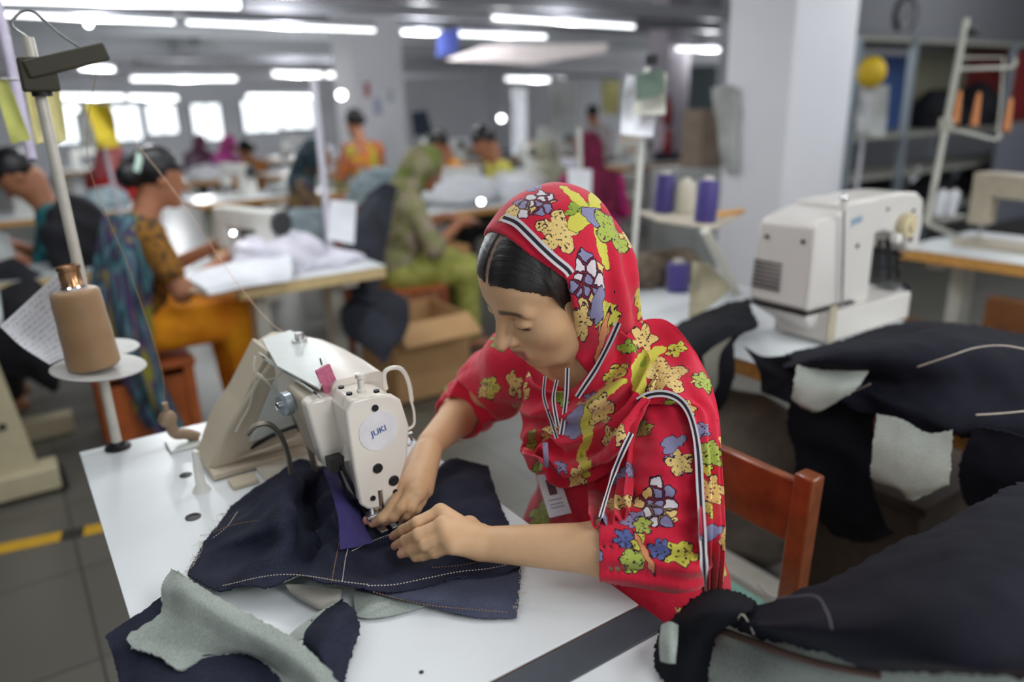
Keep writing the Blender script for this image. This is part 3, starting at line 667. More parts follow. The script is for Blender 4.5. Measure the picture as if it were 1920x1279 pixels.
# ================================================================== denim
def denim(name, a, b, wscale=420, seam=0):
    m_, n_, p_ = newmat(name); uvn = n_.add('ShaderNodeUVMap').outputs[0]; u = n_.sep(uvn)
    tw = n_.m('SINE', n_.m('MULTIPLY', n_.m('ADD', u[0], u[1]), 2600)); ns = n_.noise(uvn, wscale, 2, .6); big = n_.noise(n_.obj(), 14, 4, .6)
    f = n_.m('ADD', n_.m('MULTIPLY', ns, .6), n_.m('MULTIPLY', big, .5), clamp=True)
    n_.l.new(n_.ramp(f, [(.32, a), (.72, b)]), p_.inputs['Base Color']); p_.inputs['Roughness'].default_value = .8; p_.inputs['Specular IOR Level'].default_value = .18
    n_.l.new(n_.bump(n_.m('ADD', n_.m('MULTIPLY', tw, .3), ns), .35, .0012), p_.inputs['Normal']); MATS[name] = m_; return m_
DEN = denim('denim_face', srgb(13, 15, 27), srgb(52, 55, 74)); DENR = denim('denim_reverse', srgb(134, 143, 136), srgb(178, 186, 178), 300)
DENL = denim('denim_facing', srgb(52, 56, 74), srgb(86, 90, 110)); INDI = denim('indigo_pocketing', srgb(44, 40, 88), srgb(74, 68, 122)); BLK = denim('black_denim', srgb(8, 8, 13), srgb(22, 23, 32))
LIN = denim('pocket_lining', srgb(150, 146, 138), srgb(190, 186, 176))
STI = mat('pale_stitching', srgb(206, 196, 180), .7); STG = mat('brown_stitching', srgb(150, 112, 76), .7)
def Tr(L): return [atZ(x, y, z) for x, y, z in L]
def stitches(parent, P, m=STI, r=.0006, step=.0042, name='stitching', lift=0.0015):
    S = spline(P, max(6, int(sum(np.linalg.norm(np.diff(np.array(P), axis=0), axis=1)) / step) * 2)); t = M()
    for i in range(0, len(S) - 1, 2): t.cyl(S[i] + Zv * lift, S[i + 1] + Zv * lift, r, 5)
    return t.build(name, m, parent)
g = thing('denim_trousers', 'dark denim garment being sewn, spread over the white table with its grey reverse folded out', 'trousers', (.35, .85, TZ))
main = [Tr([(434, 946, .756), (500, 902, .762), (565, 866, .775), (612, 872, .79), (650, 900, .775), (700, 935, .765), (760, 935, .766), (800, 897, .772), (838, 860, .770), (880, 864, .764), (916, 872, .757)]),
        Tr([(405, 985, .756), (470, 950, .778), (535, 915, .822), (585, 925, .766), (640, 940, .808), (690, 970, .765), (745, 965, .767), (800, 945, .775), (850, 918, .782), (900, 910, .777), (930, 925, .757)]),
        Tr([(382, 1020, .756), (450, 1005, .785), (530, 975, .818), (590, 985, .762), (632, 985, .806), (690, 1000, .766), (750, 1000, .767), (810, 995, .768), (860, 985, .768), (915, 975, .772), (955, 985, .757)]),
        Tr([(362, 1052, .756), (440, 1035, .772), (530, 1025, .792), (590, 1035, .772), (625, 1040, .80), (690, 1050, .768), (750, 1045, .766), (810, 1045, .766), (860, 1045, .766), (915, 1035, .766), (972, 1030, .758)]),
        Tr([(350, 1076, .757), (410, 1106, .765), (500, 1090, .785), (560, 1088, .786), (620, 1098, .792), (680, 1104, .778), (740, 1106, .770), (800, 1096, .768), (855, 1082, .766), (915, 1080, .764), (975, 1064, .760)])]
sheet('front_panel', main, DEN, g, 190, 90, .0022, (.0075, 14), 5, fold=lambda v, u: .0075 * np.sin(u * 36 + 8 * v + 2 * np.sin(v * 5)) * np.exp(-((u - .33) / .13) ** 2) + .0035 * np.sin(v * 26 + u * 14) * np.minimum(1, 8 * u * (1 - u)), fray=.0007, backmat=DENR, minz=.7545)
sheet('hem_facing', [Tr([(665, 1100, .758), (740, 1098, .758), (850, 1076, .757), (976, 1062, .7555)]), Tr([(672, 1108, .760), (760, 1122, .766), (860, 1118, .766), (974, 1112, .758)]), Tr([(680, 1110, .756), (780, 1132, .757), (880, 1155, .757), (968, 1158, .7555)])], DENL, g, 70, 26, .0022, (.0015, 24), 8, fray=.0006, minz=.7545)
sheet('reverse_strip', [Tr([(664, 1102, .758), (720, 1108, .760), (770, 1112, .758), (832, 1124, .756)]), Tr([(664, 1130, .758), (700, 1134, .760), (750, 1136, .757), (820, 1130, .7555)]), Tr([(668, 1156, .755), (695, 1158, .756), (740, 1152, .7555), (815, 1131, .755)])], DENR, g, 40, 16, .002, (.001, 30), 9, minz=.7545)
sheet('reverse_panel', [Tr([(322, 1066, .775), (350, 1082, .80), (440, 1138, .80), (540, 1190, .795), (600, 1238, .79), (660, 1310, .785)]),
      Tr([(303, 1100, .782), (350, 1116, .806), (430, 1165, .802), (515, 1212, .795), (575, 1255, .79), (630, 1318, .785)]),
      Tr([(300, 1150, .772), (350, 1172, .785), (420, 1205, .780), (490, 1232, .775), (545, 1268, .772), (600, 1325, .77)]),
      Tr([(242, 1190, .765), (290, 1200, .766), (350, 1222, .766), (400, 1226, .765), (490, 1234, .765), (570, 1325, .765)]),
      Tr([(246, 1214, .764), (298, 1232, .765), (338, 1256, .765), (392, 1232, .765), (485, 1236, .764), (560, 1328, .764)])], DENR, g, 90, 46, .0025, (.0022, 22), 11, fray=.0006, backmat=DEN)
sheet('lower_panel', [Tr([(196, 1190, .752), (262, 1148, .757), (330, 1108, .76), (420, 1150, .765), (545, 1215, .765)]), Tr([(206, 1216, .748), (270, 1200, .757), (350, 1200, .762), (440, 1212, .762), (575, 1262, .762)]),
      Tr([(216, 1250, .74), (290, 1262, .758), (380, 1250, .764), (480, 1252, .764), (610, 1322, .762)]), Tr([(232, 1330, .74), (300, 1340, .757), (380, 1345, .762), (480, 1350, .762), (620, 1362, .76)])], DEN, g, 70, 36, .0022, (.0035, 20), 13, fray=.0004)
sheet('loop_panel', [Tr([(640, 1122, .775), (662, 1140, .783), (674, 1165, .77), (674, 1190, .757)]), Tr([(600, 1150, .772), (630, 1165, .79), (655, 1190, .775), (664, 1215, .756)]), Tr([(566, 1190, .768), (600, 1210, .785), (630, 1235, .775), (650, 1262, .756)]), Tr([(590, 1240, .766), (612, 1265, .775), (630, 1290, .768), (642, 1320, .756)])], DEN, g, 40, 40, .0022, (.003, 26), 15, fray=.0008)
sheet('reverse_turnback', [Tr([(640, 1122, .772), (612, 1140, .772), (590, 1155, .77)]), Tr([(605, 1150, .771), (575, 1172, .768), (545, 1190, .765)]), Tr([(575, 1195, .768), (565, 1200, .767), (552, 1204, .765)])], DENR, g, 24, 20, .0015, (.001, 30), 16)
sheet('pocket_lining', [Tr([(535, 1096, .768), (590, 1098, .77), (640, 1106, .77)]), Tr([(548, 1112, .760), (590, 1126, .766), (638, 1122, .765)]), Tr([(572, 1130, .756), (600, 1142, .758), (630, 1134, .757)])], LIN, g, 24, 16, .0015, (.002, 30), 17, minz=.7545)
sheet('pocket_piece', [Tr([(606, 878, .806), (638, 890, .806), (662, 905, .792)]), Tr([(624, 930, .818), (648, 935, .812), (672, 945, .788)]), Tr([(634, 975, .818), (660, 978, .803), (684, 985, .778)]), Tr([(638, 1030, .812), (664, 1026, .798), (700, 1016, .776)])], INDI, g, 26, 40, .0012, (.002, 30), 18)
for P, m2 in (([(974, 1056, .766), (915, 1068, .771), (860, 1074, .773), (800, 1086, .775), (740, 1098, .777), (690, 1100, .785)], STI), ([(974, 1040, .766), (915, 1052, .772), (860, 1062, .772), (810, 1066, .772)], STG), ([(664, 1000, .786), (650, 1040, .80), (642, 1092, .799)], STI), ([(640, 1000, .80), (632, 1040, .803), (622, 1092, .80)], STG),
              ([(418, 1100, .775), (500, 1082, .795), (560, 1080, .796), (640, 1092, .80), (690, 1098, .787)], STI), ([(660, 1035, .79), (690, 1020, .776), (720, 1008, .772), (745, 1000, .772)], STI), ([(400, 1000, .772), (440, 985, .79), (500, 975, .80)], STG), ([(400, 1010, .77), (425, 990, .782), (445, 962, .783)], STI), ([(735, 975, .774), (760, 958, .775), (800, 930, .78)], STI), ([(700, 1112, .776), (800, 1136, .768), (950, 1150, .766)], STG)):
    stitches(g, Tr(P), m2)
fr = M()
for k in range(60):
    t = rng.random(); c = atZ(434 - 84 * t, 946 + 130 * t, .757); d = rng.normal(size=3) * .006 - HX * .005; d[2] = abs(d[2]) * .3; fr.tube([c, c + d * .6, c + d + rng.normal(size=3) * .001], .00035, 4)
for k in range(30):
    t = rng.random(); c = atZ(974 - 4 * t, 1064 + 92 * t, .758); d = rng.normal(size=3) * .005 + HX * .005; d[2] = abs(d[2]) * .3; fr.tube([c, c + d * .6, c + d], .00035, 4)
tag(fr.build('frayed_yarns', STI, g), None, None, kind='stuff')
# ================================================================== the sewing woman
HC = np.array([.637, .861, 1.130]) + HX * .008; hy, hp, hr = R(177.5), R(28), R(-9)
_hd = np.array([math.cos(hy), math.sin(hy), 0]); hf = math.cos(hp) * _hd - math.sin(hp) * Zv; hu = math.sin(hp) * _hd + math.cos(hp) * Zv; hl = np.cross(hu, hf)
hl, hu = math.cos(hr) * hl + math.sin(hr) * hu, math.cos(hr) * hu - math.sin(hr) * hl
HR = np.stack([hf, hl, hu], 1)                                   # columns: forward, left, up
def H(f, l, u): return HC + HR @ np.array([f, l, u], float)
def Hloc(P): return (np.asarray(P) - HC) @ HR
def head_prims(S):
    S.ell(H(-.008, 0, .034), (.088, .073, .085), HR, .02)
    S.ell(H(.030, 0, -.030), (.058, .055, .082), HR, .03)
    S.ell(H(.044, 0, .045), (.048, .060, .045), HR, .025)
    S.ball = None
    for s_ in (-1, 1):
        S.cap(H(-.012, s_ * .060, -.045), H(.040, s_ * .030, -.092), .018, .018, .03)
        S.ell(H(.046, s_ * .036, -.024), (.028, .026, .026), HR, .035)
        S.cap(H(.080, s_ * .012, .020), H(.072, s_ * .042, .022), .011, .010, .014)
    S.ell(H(.060, 0, -.098), (.020, .022, .018), HR, .022)
    S.ell(H(.070, 0, -.062), (.020, .028, .024), HR, .018)
    for s_ in (-1, 1): S.ell(H(.090, s_ * .032, .001), (.020, .019, .013), HR, .012, True)
    S.cap(H(.083, 0, .014), H(.104, 0, -.028), .0085, .0098, .012)
    S.ell(H(.107, 0, -.034), (.0115, .0108, .0105), HR, .006)
    for s_ in (-1, 1):
        S.ell(H(.092, s_ * .0125, -.034), (.0105, .0075, .0085), HR, .006)
        S.ell(H(.0725, s_ * .032, .0005), (.0160, .0170, .0135), HR, .004)
    S.cap(H(.083, -.016, -.061), H(.089, 0, -.058), .0062, .0075, .006); S.cap(H(.083, .016, -.061), H(.089, 0, -.058), .0062, .0075, .006)
    S.cap(H(.081, -.013, -.071), H(.084, .013, -.071), .0075, .0075, .006)
    S.cap(H(.094, -.018, -.0652), H(.094, .018, -.0652), .0022, .0022, .004, True)
    for s_ in (-1, 1):
        S.ell(H(-.012, s_ * .072, -.008), (.017, .007, .030), HR, .006); S.ell(H(-.010, s_ * .079, -.006), (.009, .005, .017), HR, .005, True)
NB = np.array([.735, .865, .985])
Lsh, Lel, Lwr = np.array([.772, .724, .952]), np.array([.642, .597, .815]), atZ(908, 1020, .808)
Rsh, Rel, Rwr = np.array([.695, 1.01, .955]), np.array([.700, 1.19, .815]), np.array([.531, 1.045, .832])
BODY = Sdf(); head_prims(BODY)
BODY.cap(H(-.028, 0, -.06), NB, .050, .054, .03)
BODY.cap(NB, Lsh, .05, .048, .04); BODY.cap(NB, Rsh, .05, .048, .04)
BODY.ell((.755, .865, .84), (.075, .125, .16), None, .05); BODY.ell((.785, .86, .62), (.085, .135, .16), None, .06)
BODY.chain([Lsh, (Lsh + Lel) / 2 + [0, 0, 0], Lel], [.046, .041, .036], .02)
BODY.chain([Lel, Lel * .7 + Lwr * .3, Lwr], [.036, .036, .0235], .02)
BODY.chain([Rsh, (Rsh + Rel) / 2, Rel], [.046, .041, .036], .02)
BODY.chain([Rel, Rel * .7 + Rwr * .3, Rwr], [.036, .036, .0235], .02)
def finger(J, r0=.0092, r1=.0066, k=.004):
    n = len(J)
    BODY.chain(J, [r0 + (r1 - r0) * i / (n - 1) for i in range(n)], k)
def hz(L): return [atZ(x, y, z) for x, y, z in L]
# left hand (near): knuckles high, fingertips pressing the cloth toward the needle
LI, LM_, LR_, LP = hz([(826, 960, .834), (782, 980, .826), (756, 994, .806), (737, 1006, .786)]), hz([(830, 984, .832), (784, 1002, .822), (760, 1014, .803), (741, 1024, .786)]), hz([(838, 1004, .826), (796, 1022, .812), (772, 1032, .796), (752, 1039, .785)]), hz([(850, 1024, .816), (816, 1036, .800), (794, 1042, .789), (778, 1046, .784)])
for J, r in ((LI, .0098), (LM_, .0098), (LR_, .0092), (LP, .0085)):
    BODY.chain([Lwr + (np.array(J[0]) - Lwr) * .22, J[0]], [.0165, .0125], .012); finger(J, r, .0066)
LT = hz([(880, 985, .806), (842, 985, .795), (806, 985, .787), (776, 988, .783)])
BODY.chain([Lwr + (np.array(LT[0]) - Lwr) * .3, LT[0]], [.017, .014], .012); finger(LT, .0115, .0078)
# right hand (far): reaching down beside the needle head, fingertips under the presser foot
def hy_(L): return [atY(x, y, v) for x, y, v in L]
Rwr2 = Rwr
RI = hz([(756, 915, .815), (735, 950, .806), (716, 972, .793), (698, 982, .781)]); RM = hz([(772, 922, .818), (752, 952, .808), (738, 970, .794), (722, 979, .781)]); RRr = hz([(786, 925, .814), (772, 952, .802), (762, 966, .790), (752, 973, .781)]); RP = hz([(798, 920, .806), (790, 940, .797), (782, 954, .788), (772, 962, .781)])
for J, r in ((RI, .0095), (RM, .0095), (RRr, .0090), (RP, .0082)):
    BODY.chain([Rwr + (np.array(J[0]) - Rwr) * .22, J[0]], [.0175, .0125], .012); finger(J, r, .0064)
RT_ = hz([(758, 890, .812), (732, 930, .802), (708, 958, .790), (688, 976, .781)])
BODY.chain([Rwr + (np.array(RT_[0]) - Rwr) * .3, RT_[0]], [.016, .0125], .012); finger(RT_, .0105, .0075)
wom = thing('person', 'woman in a red flowered scarf and tunic sewing dark denim, in focus', 'person', (.80, .86, 0))
V, Q = BODY.mesh((.34, .52, .50), (1.0, 1.32, 1.27), .0026)
V = relax(V, Q, 1, .35)
L = Hloc(V)
m_, n_, p_ = newmat('skin'); SKIN = m_
a_l = n_.attr('lip').outputs['Fac']; a_b = n_.attr('brow').outputs['Fac']; a_h = n_.attr('nailtip').outputs['Fac']
ns = n_.noise(n_.obj(), 55, 4); col = n_.mix(ns, c4(srgb(208, 164, 122)), c4(srgb(222, 180, 139)))
col = n_.mix(a_l, col, c4(srgb(176, 104, 90))); col = n_.mix(a_b, col, c4(srgb(38, 26, 22))); col = n_.mix(a_h, col, c4(srgb(226, 158, 142)))
n_.l.new(col, p_.inputs['Base Color']); p_.inputs['Roughness'].default_value = .48; p_.inputs['Subsurface Weight'].default_value = .06; p_.inputs['Subsurface Radius'].default_value = (.010, .004, .002); p_.inputs['Subsurface Scale'].default_value = .5
n_.l.new(n_.bump(n_.noise(n_.obj(), 420, 2), .12, .0006), p_.inputs['Normal'])
body = solid('body', V, Q, SKIN, wom)
sm = lambda x, a, b: np.clip((x - a) / (b - a), 0, 1)
lip = sm(L[:, 0], .074, .080) * (1 - sm(np.abs(L[:, 2] + .0655), .009, .0125)) * (1 - sm(np.abs(L[:, 1]), .020, .024)); vattr(body, 'lip', lip)
brow_c = .0245 - 2.6 * (np.abs(L[:, 1]) - .028) ** 2 * 3
brow = sm(L[:, 0], .05, .06) * (1 - sm(np.abs(L[:, 2] - brow_c), .0030, .0065)) * sm(np.abs(L[:, 1]), .008, .013) * (1 - sm(np.abs(L[:, 1]), .046, .052)) * .85
lash = sm(L[:, 0], .06, .07) * (1 - sm(np.abs(L[:, 2] + .0075 - 8 * (np.abs(L[:, 1]) - .032) ** 2), .0026, .0052)) * (1 - sm(np.abs(np.abs(L[:, 1]) - .032), .013, .017))
vattr(body, 'brow', np.maximum(brow, lash))
nt = np.zeros(len(V))
for J in (LI, LM_, LR_, RI, RM, RRr, RT_): nt = np.maximum(nt, 1 - sm(np.linalg.norm(V - np.array(J[-1]), axis=1), .007, .016))
vattr(body, 'nailtip', nt * .7)
# hair: smooth, parted in the middle, swept back under the scarf
SKULL = Sdf(); SKULL.ell(H(-.008, 0, .034), (.088, .073, .085), HR, .02); SKULL.ell(H(.030, 0, -.030), (.058, .055, .082), HR, .03); SKULL.ell(H(.044, 0, .045), (.048, .060, .045), HR, .025)
hl_px = [(899, 531), (925, 538), (960, 545), (1000, 551), (1035, 560), (1058, 574), (1070, 600)]
hln = [Hloc(p) for p in (SKULL.cast(x, y, .002) for x, y in hl_px) if p is not None]
hph = np.array([math.atan2(max(q[1], 0), q[0] + .03) for q in hln]); hu_ = np.array([q[2] for q in hln]); o_ = np.argsort(hph); hph, hu_ = hph[o_], hu_[o_]
def hline(q): return np.interp(np.arctan2(np.abs(q[:, 1]), q[:, 0] + .03), hph, hu_) - .22 * np.maximum(0, .02 - q[:, 0]) * (np.arctan2(np.abs(q[:, 1]), q[:, 0] + .03) > hph[-1])
HAIR = Sdf(); HAIR.ops = list(SKULL.ops); HAIR.ell(H(-.055, 0, .0), (.05, .050, .05), HR, .03)
def hairpost(P, d):
    q = Hloc(P); hh = q[:, 2] - hline(q)
    d = d - (.0012 + .0085 * sm(hh, .0, .05))
    d = np.maximum(d, -hh * .7); d = np.maximum(d, -.045 - q[:, 0])
    st = .00035 * np.sin((hh - .15 * np.abs(q[:, 1])) * 800 + 2 * vnoise(P * 40, 2))
    return d + st + .005 * np.exp(-(q[:, 1] / .003) ** 2)
V, Q = HAIR.mesh(HC - .16, HC + .17, .0026, hairpost); V = relax(V, Q, 1, .4)
m_, n_, p_ = newmat('black_hair'); pt = n_.attr('part').outputs['Fac']; q = n_.attr('strand').outputs['Vector']
sn = n_.noise(q, 1, 3, .7); n_.l.new(n_.mix(pt, n_.mix(sn, c4(srgb(14, 11, 12)), c4(srgb(40, 33, 32))), c4(srgb(196, 164, 142))), p_.inputs['Base Color']); p_.inputs['Roughness'].default_value = .36; p_.inputs['Specular IOR Level'].default_value = .6
n_.l.new(n_.bump(sn, .6, .0015), p_.inputs['Normal']); HAIRM = m_
hair = solid('hair', V, Q, HAIRM, wom); L = Hloc(V)
vattr(hair, 'part', (1 - sm(np.abs(L[:, 1]), .0018, .0036)) * sm(L[:, 2], .02, .05) * .9)
at = hair.data.attributes.new('strand', 'FLOAT_VECTOR', 'POINT'); ang = np.arctan2(L[:, 2] - .02, L[:, 0] + .02)
at.data.foreach_set('vector', np.stack([(hline(L) - L[:, 2] + .15 * np.abs(L[:, 1])) * 700, L[:, 0] * 30, L[:, 1] * 30], 1).astype(np.float32).ravel())

# ------------------------------------------------------------------ printed red cloth
def cloth_print(name, motifs, base=(srgb(202, 18, 48), srgb(224, 34, 68)), scatter=.06, seed=0, thr=.35):
    """red cotton with flowers, leaves and pebble clusters; motifs = (x, y, radius, turn, kind) in print coordinates"""
    m_, n_, p_ = newmat(name); pc = n_.attr('pc').outputs['Vector']
    wob = n_.add('ShaderNodeTexNoise'); n_.l.new(pc, wob.inputs['Vector']); wob.inputs['Scale'].default_value = 75; wob.inputs['Detail'].default_value = 2
    wv = n_.add('ShaderNodeVectorMath', operation='SUBTRACT'); n_.l.new(wob.outputs['Color'], wv.inputs[0]); wv.inputs[1].default_value = (.5, .5, .5)
    ws = n_.add('ShaderNodeVectorMath', operation='SCALE'); n_.l.new(wv.outputs[0], ws.inputs[0]); ws.inputs['Scale'].default_value = .011
    wa = n_.add('ShaderNodeVectorMath', operation='ADD'); n_.l.new(pc, wa.inputs[0]); n_.l.new(ws.outputs[0], wa.inputs[1])
    s = n_.sep(wa.outputs[0]); X, Y = s[0], s[1]; DZ = n_.sep(pc)[2]; P2 = n_.comb(X, Y, 0)
    fine = n_.noise(pc, 230, 2); big = n_.noise(pc, 9, 3)
    col = n_.mix(big, c4(base[0]), c4(base[1]))
    DARK = c4(srgb(52, 12, 40)); YEL_, PEA, LAV, WHI, GRN = c4(srgb(218, 210, 84)), c4(srgb(236, 204, 128)), c4(srgb(142, 140, 176)), c4(srgb(226, 218, 222)), c4(srgb(150, 172, 60))
    def flower(col, dx, dy, rad, turn, petals, fill, spk=True, depth=.42, pw=1.0):
        ang = n_.m('ARCTAN2', dy, dx); rr = n_.m('SQRT', n_.m('ADD', n_.m('MULTIPLY', dx, dx), n_.m('MULTIPLY', dy, dy)))
        lim = n_.m('MULTIPLY', rad, n_.m('ADD', 1 - depth, n_.m('MULTIPLY', n_.m('POWER', n_.m('ABSOLUTE', n_.m('COSINE', n_.m('ADD', n_.m('MULTIPLY', ang, petals / 2), turn))), pw), depth)))
        out = n_.m('LESS_THAN', rr, n_.m('ADD', lim, .0016)); ins = n_.m('LESS_THAN', rr, lim)
        if spk: ins = n_.m('MULTIPLY', ins, n_.m('LESS_THAN', fine, .60))
        return n_.mix(ins, n_.mix(out, col, DARK), fill)
    # loose scatter of small sprigs
    vo = n_.add('ShaderNodeTexVoronoi', voronoi_dimensions='2D'); n_.l.new(P2, vo.inputs['Vector']); vo.inputs['Scale'].default_value = 1 / scatter; vo.inputs['Randomness'].default_value = .8
    ps = n_.sep(vo.outputs['Position']); rc = n_.sep(vo.outputs['Color'])
    dx, dy = n_.m('SUBTRACT', X, ps[0]), n_.m('SUBTRACT', Y, ps[1])
    # stretch each sprig along its own direction
    th_ = n_.m('MULTIPLY', rc[2], 6.28); cs, sn_ = n_.m('COSINE', th_), n_.m('SINE', th_)
    ex = n_.m('ADD', n_.m('MULTIPLY', dx, cs), n_.m('MULTIPLY', dy, sn_)); ey = n_.m('MULTIPLY', n_.m('SUBTRACT', n_.m('MULTIPLY', dy, cs), n_.m('MULTIPLY', dx, sn_)), 1.7)
    pal = n_.add('ShaderNodeValToRGB'); n_.l.new(rc[0], pal.inputs[0]); pal.color_ramp.interpolation = 'CONSTANT'; e = pal.color_ramp.elements
    for _ in range(3): e.new(.5)
    for el, (p, c) in zip(e, ((0, PEA), (.3, YEL_), (.55, LAV), (.72, GRN), (.88, PEA))): el.position = p; el.color = c
    rad = n_.m('MULTIPLY', n_.m('GREATER_THAN', rc[1], thr), n_.m('MULTIPLY', scatter, n_.m('ADD', .20, n_.m('MULTIPLY', rc[1], .26))))
    col = flower(col, ex, ey, rad, 0.0, 5, pal.outputs[0])
    vp = n_.add('ShaderNodeTexVoronoi', voronoi_dimensions='2D', feature='DISTANCE_TO_EDGE'); n_.l.new(P2, vp.inputs['Vector']); vp.inputs['Scale'].default_value = 78
    vc = n_.add('ShaderNodeTexVoronoi', voronoi_dimensions='2D'); n_.l.new(P2, vc.inputs['Vector']); vc.inputs['Scale'].default_value = 78
    pr2 = n_.add('ShaderNodeValToRGB'); n_.l.new(n_.sep(vc.outputs['Color'])[0], pr2.inputs[0]); pr2.color_ramp.interpolation = 'CONSTANT'; e = pr2.color_ramp.elements
    e.new(.5); e.new(.6)
    for el, (p, c) in zip(e, ((0, LAV), (.3, WHI), (.68, PEA), (.82, LAV))): el.position = p; el.color = c
    cpos = n_.sep(vc.outputs['Position'])
    peb = n_.mix(n_.m('GREATER_THAN', vp.outputs['Distance'], .11), DARK, pr2.outputs[0])
    for (mx, my, mz, mr, tn, kind) in motifs:
        col0 = col
        dx, dy = n_.m('SUBTRACT', X, mx), n_.m('SUBTRACT', Y, my)
        c_, s_ = math.cos(tn), math.sin(tn)
        ex = n_.m('ADD', n_.m('MULTIPLY', dx, c_), n_.m('MULTIPLY', dy, s_)); ey = n_.m('SUBTRACT', n_.m('MULTIPLY', dy, c_), n_.m('MULTIPLY', dx, s_))
        if kind == 'pebble':
            qx, qy = n_.m('SUBTRACT', cpos[0], mx), n_.m('SUBTRACT', cpos[1], my); gx = n_.m('ADD', n_.m('MULTIPLY', qx, c_), n_.m('MULTIPLY', qy, s_)); gy = n_.m('SUBTRACT', n_.m('MULTIPLY', qy, c_), n_.m('MULTIPLY', qx, s_)); rr = n_.m('ADD', n_.m('MULTIPLY', gx, n_.m('MULTIPLY', gx, 1 / mr ** 2)), n_.m('MULTIPLY', gy, n_.m('MULTIPLY', gy, 1 / (mr * .72) ** 2))); inm = n_.m('LESS_THAN', rr, 1); col = n_.mix(n_.m('MULTIPLY', inm, n_.m('GREATER_THAN', vp.outputs['Distance'], .012)), col, DARK); col = n_.mix(n_.m('MULTIPLY', inm, n_.m('GREATER_THAN', vp.outputs['Distance'], .15)), col, pr2.outputs[0])
        elif kind == 'leaf':
            rr = n_.m('ADD', n_.m('MULTIPLY', ex, n_.m('MULTIPLY', ex, 1 / mr ** 2)), n_.m('MULTIPLY', ey, n_.m('MULTIPLY', ey, 1 / (mr * .13) ** 2)))
            col = n_.mix(n_.m('LESS_THAN', rr, 1.5), col, DARK); col = n_.mix(n_.m('LESS_THAN', rr, 1), col, c4(srgb(230, 150, 100)))
        elif kind == 'arc':          # curved yellow-green leaf
            ey2 = n_.m('ADD', ey, n_.m('MULTIPLY', n_.m('MULTIPLY', ex, ex), 9.0))
            rr = n_.m('ADD', n_.m('MULTIPLY', ex, n_.m('MULTIPLY', ex, 1 / mr ** 2)), n_.m('MULTIPLY', ey2, n_.m('MULTIPLY', ey2, 1 / (mr * .24) ** 2)))
            col = n_.mix(n_.m('LESS_THAN', rr, 1), col, YEL_); col = n_.mix(n_.m('MULTIPLY', n_.m('LESS_THAN', rr, .12), n_.m('GREATER_THAN', ex, 0)), col, GRN)
        elif kind == 'lav': col = flower(col, ex, n_.m('MULTIPLY', ey, 1.9), mr, 0.4, 3, LAV, False)
        elif kind == 'blue': col = flower(col, ex, ey, mr, 0.2, 6, c4(srgb(92, 104, 160)), True)
        elif kind == 'star':
            col = flower(col, ex, n_.m('MULTIPLY', ey, 1.6), mr * 1.15, 0.5, 5, YEL_, False, .78, 2.6); col = flower(col, ex, ey, mr * .28, 0.5, 3, LAV, False)
        elif kind == 'green': col = flower(col, ex, ey, mr, 0.5, 5, c4(srgb(176, 190, 84)), True)
        else: col = flower(col, ex, ey, mr, 0.3, 5, PEA, True, .5)
        col = n_.mix(n_.m('LESS_THAN', n_.m('ABSOLUTE', n_.m('SUBTRACT', DZ, mz)), .075), col0, col)
    n_.l.new(col, p_.inputs['Base Color']); p_.inputs['Roughness'].default_value = .75; p_.inputs['Specular IOR Level'].default_value = .25; p_.inputs['Sheen Weight'].default_value = .25
    wr = n_.noise(pc, 34, 4, .6); n_.l.new(n_.bump(n_.m('ADD', wr, n_.m('MULTIPLY', fine, .25)), .45, .004), p_.inputs['Normal'])
    return m_
def PCV(V): return np.stack([V @ HX, V[:, 2] * .8 + V @ HY * .6, V @ HY], 1)
def pcpt(P): P = np.asarray(P); return (float(P @ HX), float(P[2] * .8 + P @ HY * .6), float(P @ HY))
# tunic with wide three-quarter sleeves
cl, cr = .36, .40                                              # where the cuffs end along the forearms
Lcu, Rcu = Lel * (1 - cl) + Lwr * cl, Rel * (1 - cr) + Rwr * cr
TUN = Sdf()
TUN.ell((.758, .862, .84), (.100, .150, .18), None, .05); TUN.ell((.790, .86, .62), (.112, .165, .20), None, .07); TUN.cap((.80, .77, .59), (.80, .95, .59), .125, .125, .06)
TUN.cap((NB[0] + .01, NB[1], .955), Lsh, .056, .053, .04); TUN.cap((NB[0] + .01, NB[1], .955), Rsh, .058, .058, .04)
TUN.chain([Lsh, (Lsh + Lel) / 2 + np.array([.002, -.004, -.004]), Lel + np.array([.004, 0, -.002])], [.054, .058, .051], .03)
TUN.chain([Lel + np.array([.004, 0, -.002]), Lcu], [.051, .047], .02)
TUN.chain([Rsh, (Rsh + Rel) / 2, Rel], [.058, .060, .054], .03); TUN.chain([Rel, Rcu], [.054, .048], .02)
for a, b, e in ((Lel, Lwr, Lcu), (Rel, Rwr, Rcu)):
    d = (b - a) / np.linalg.norm(b - a); TUN.cap(e - d * .03, e + d * .08, .0415, .0415, .003, True)
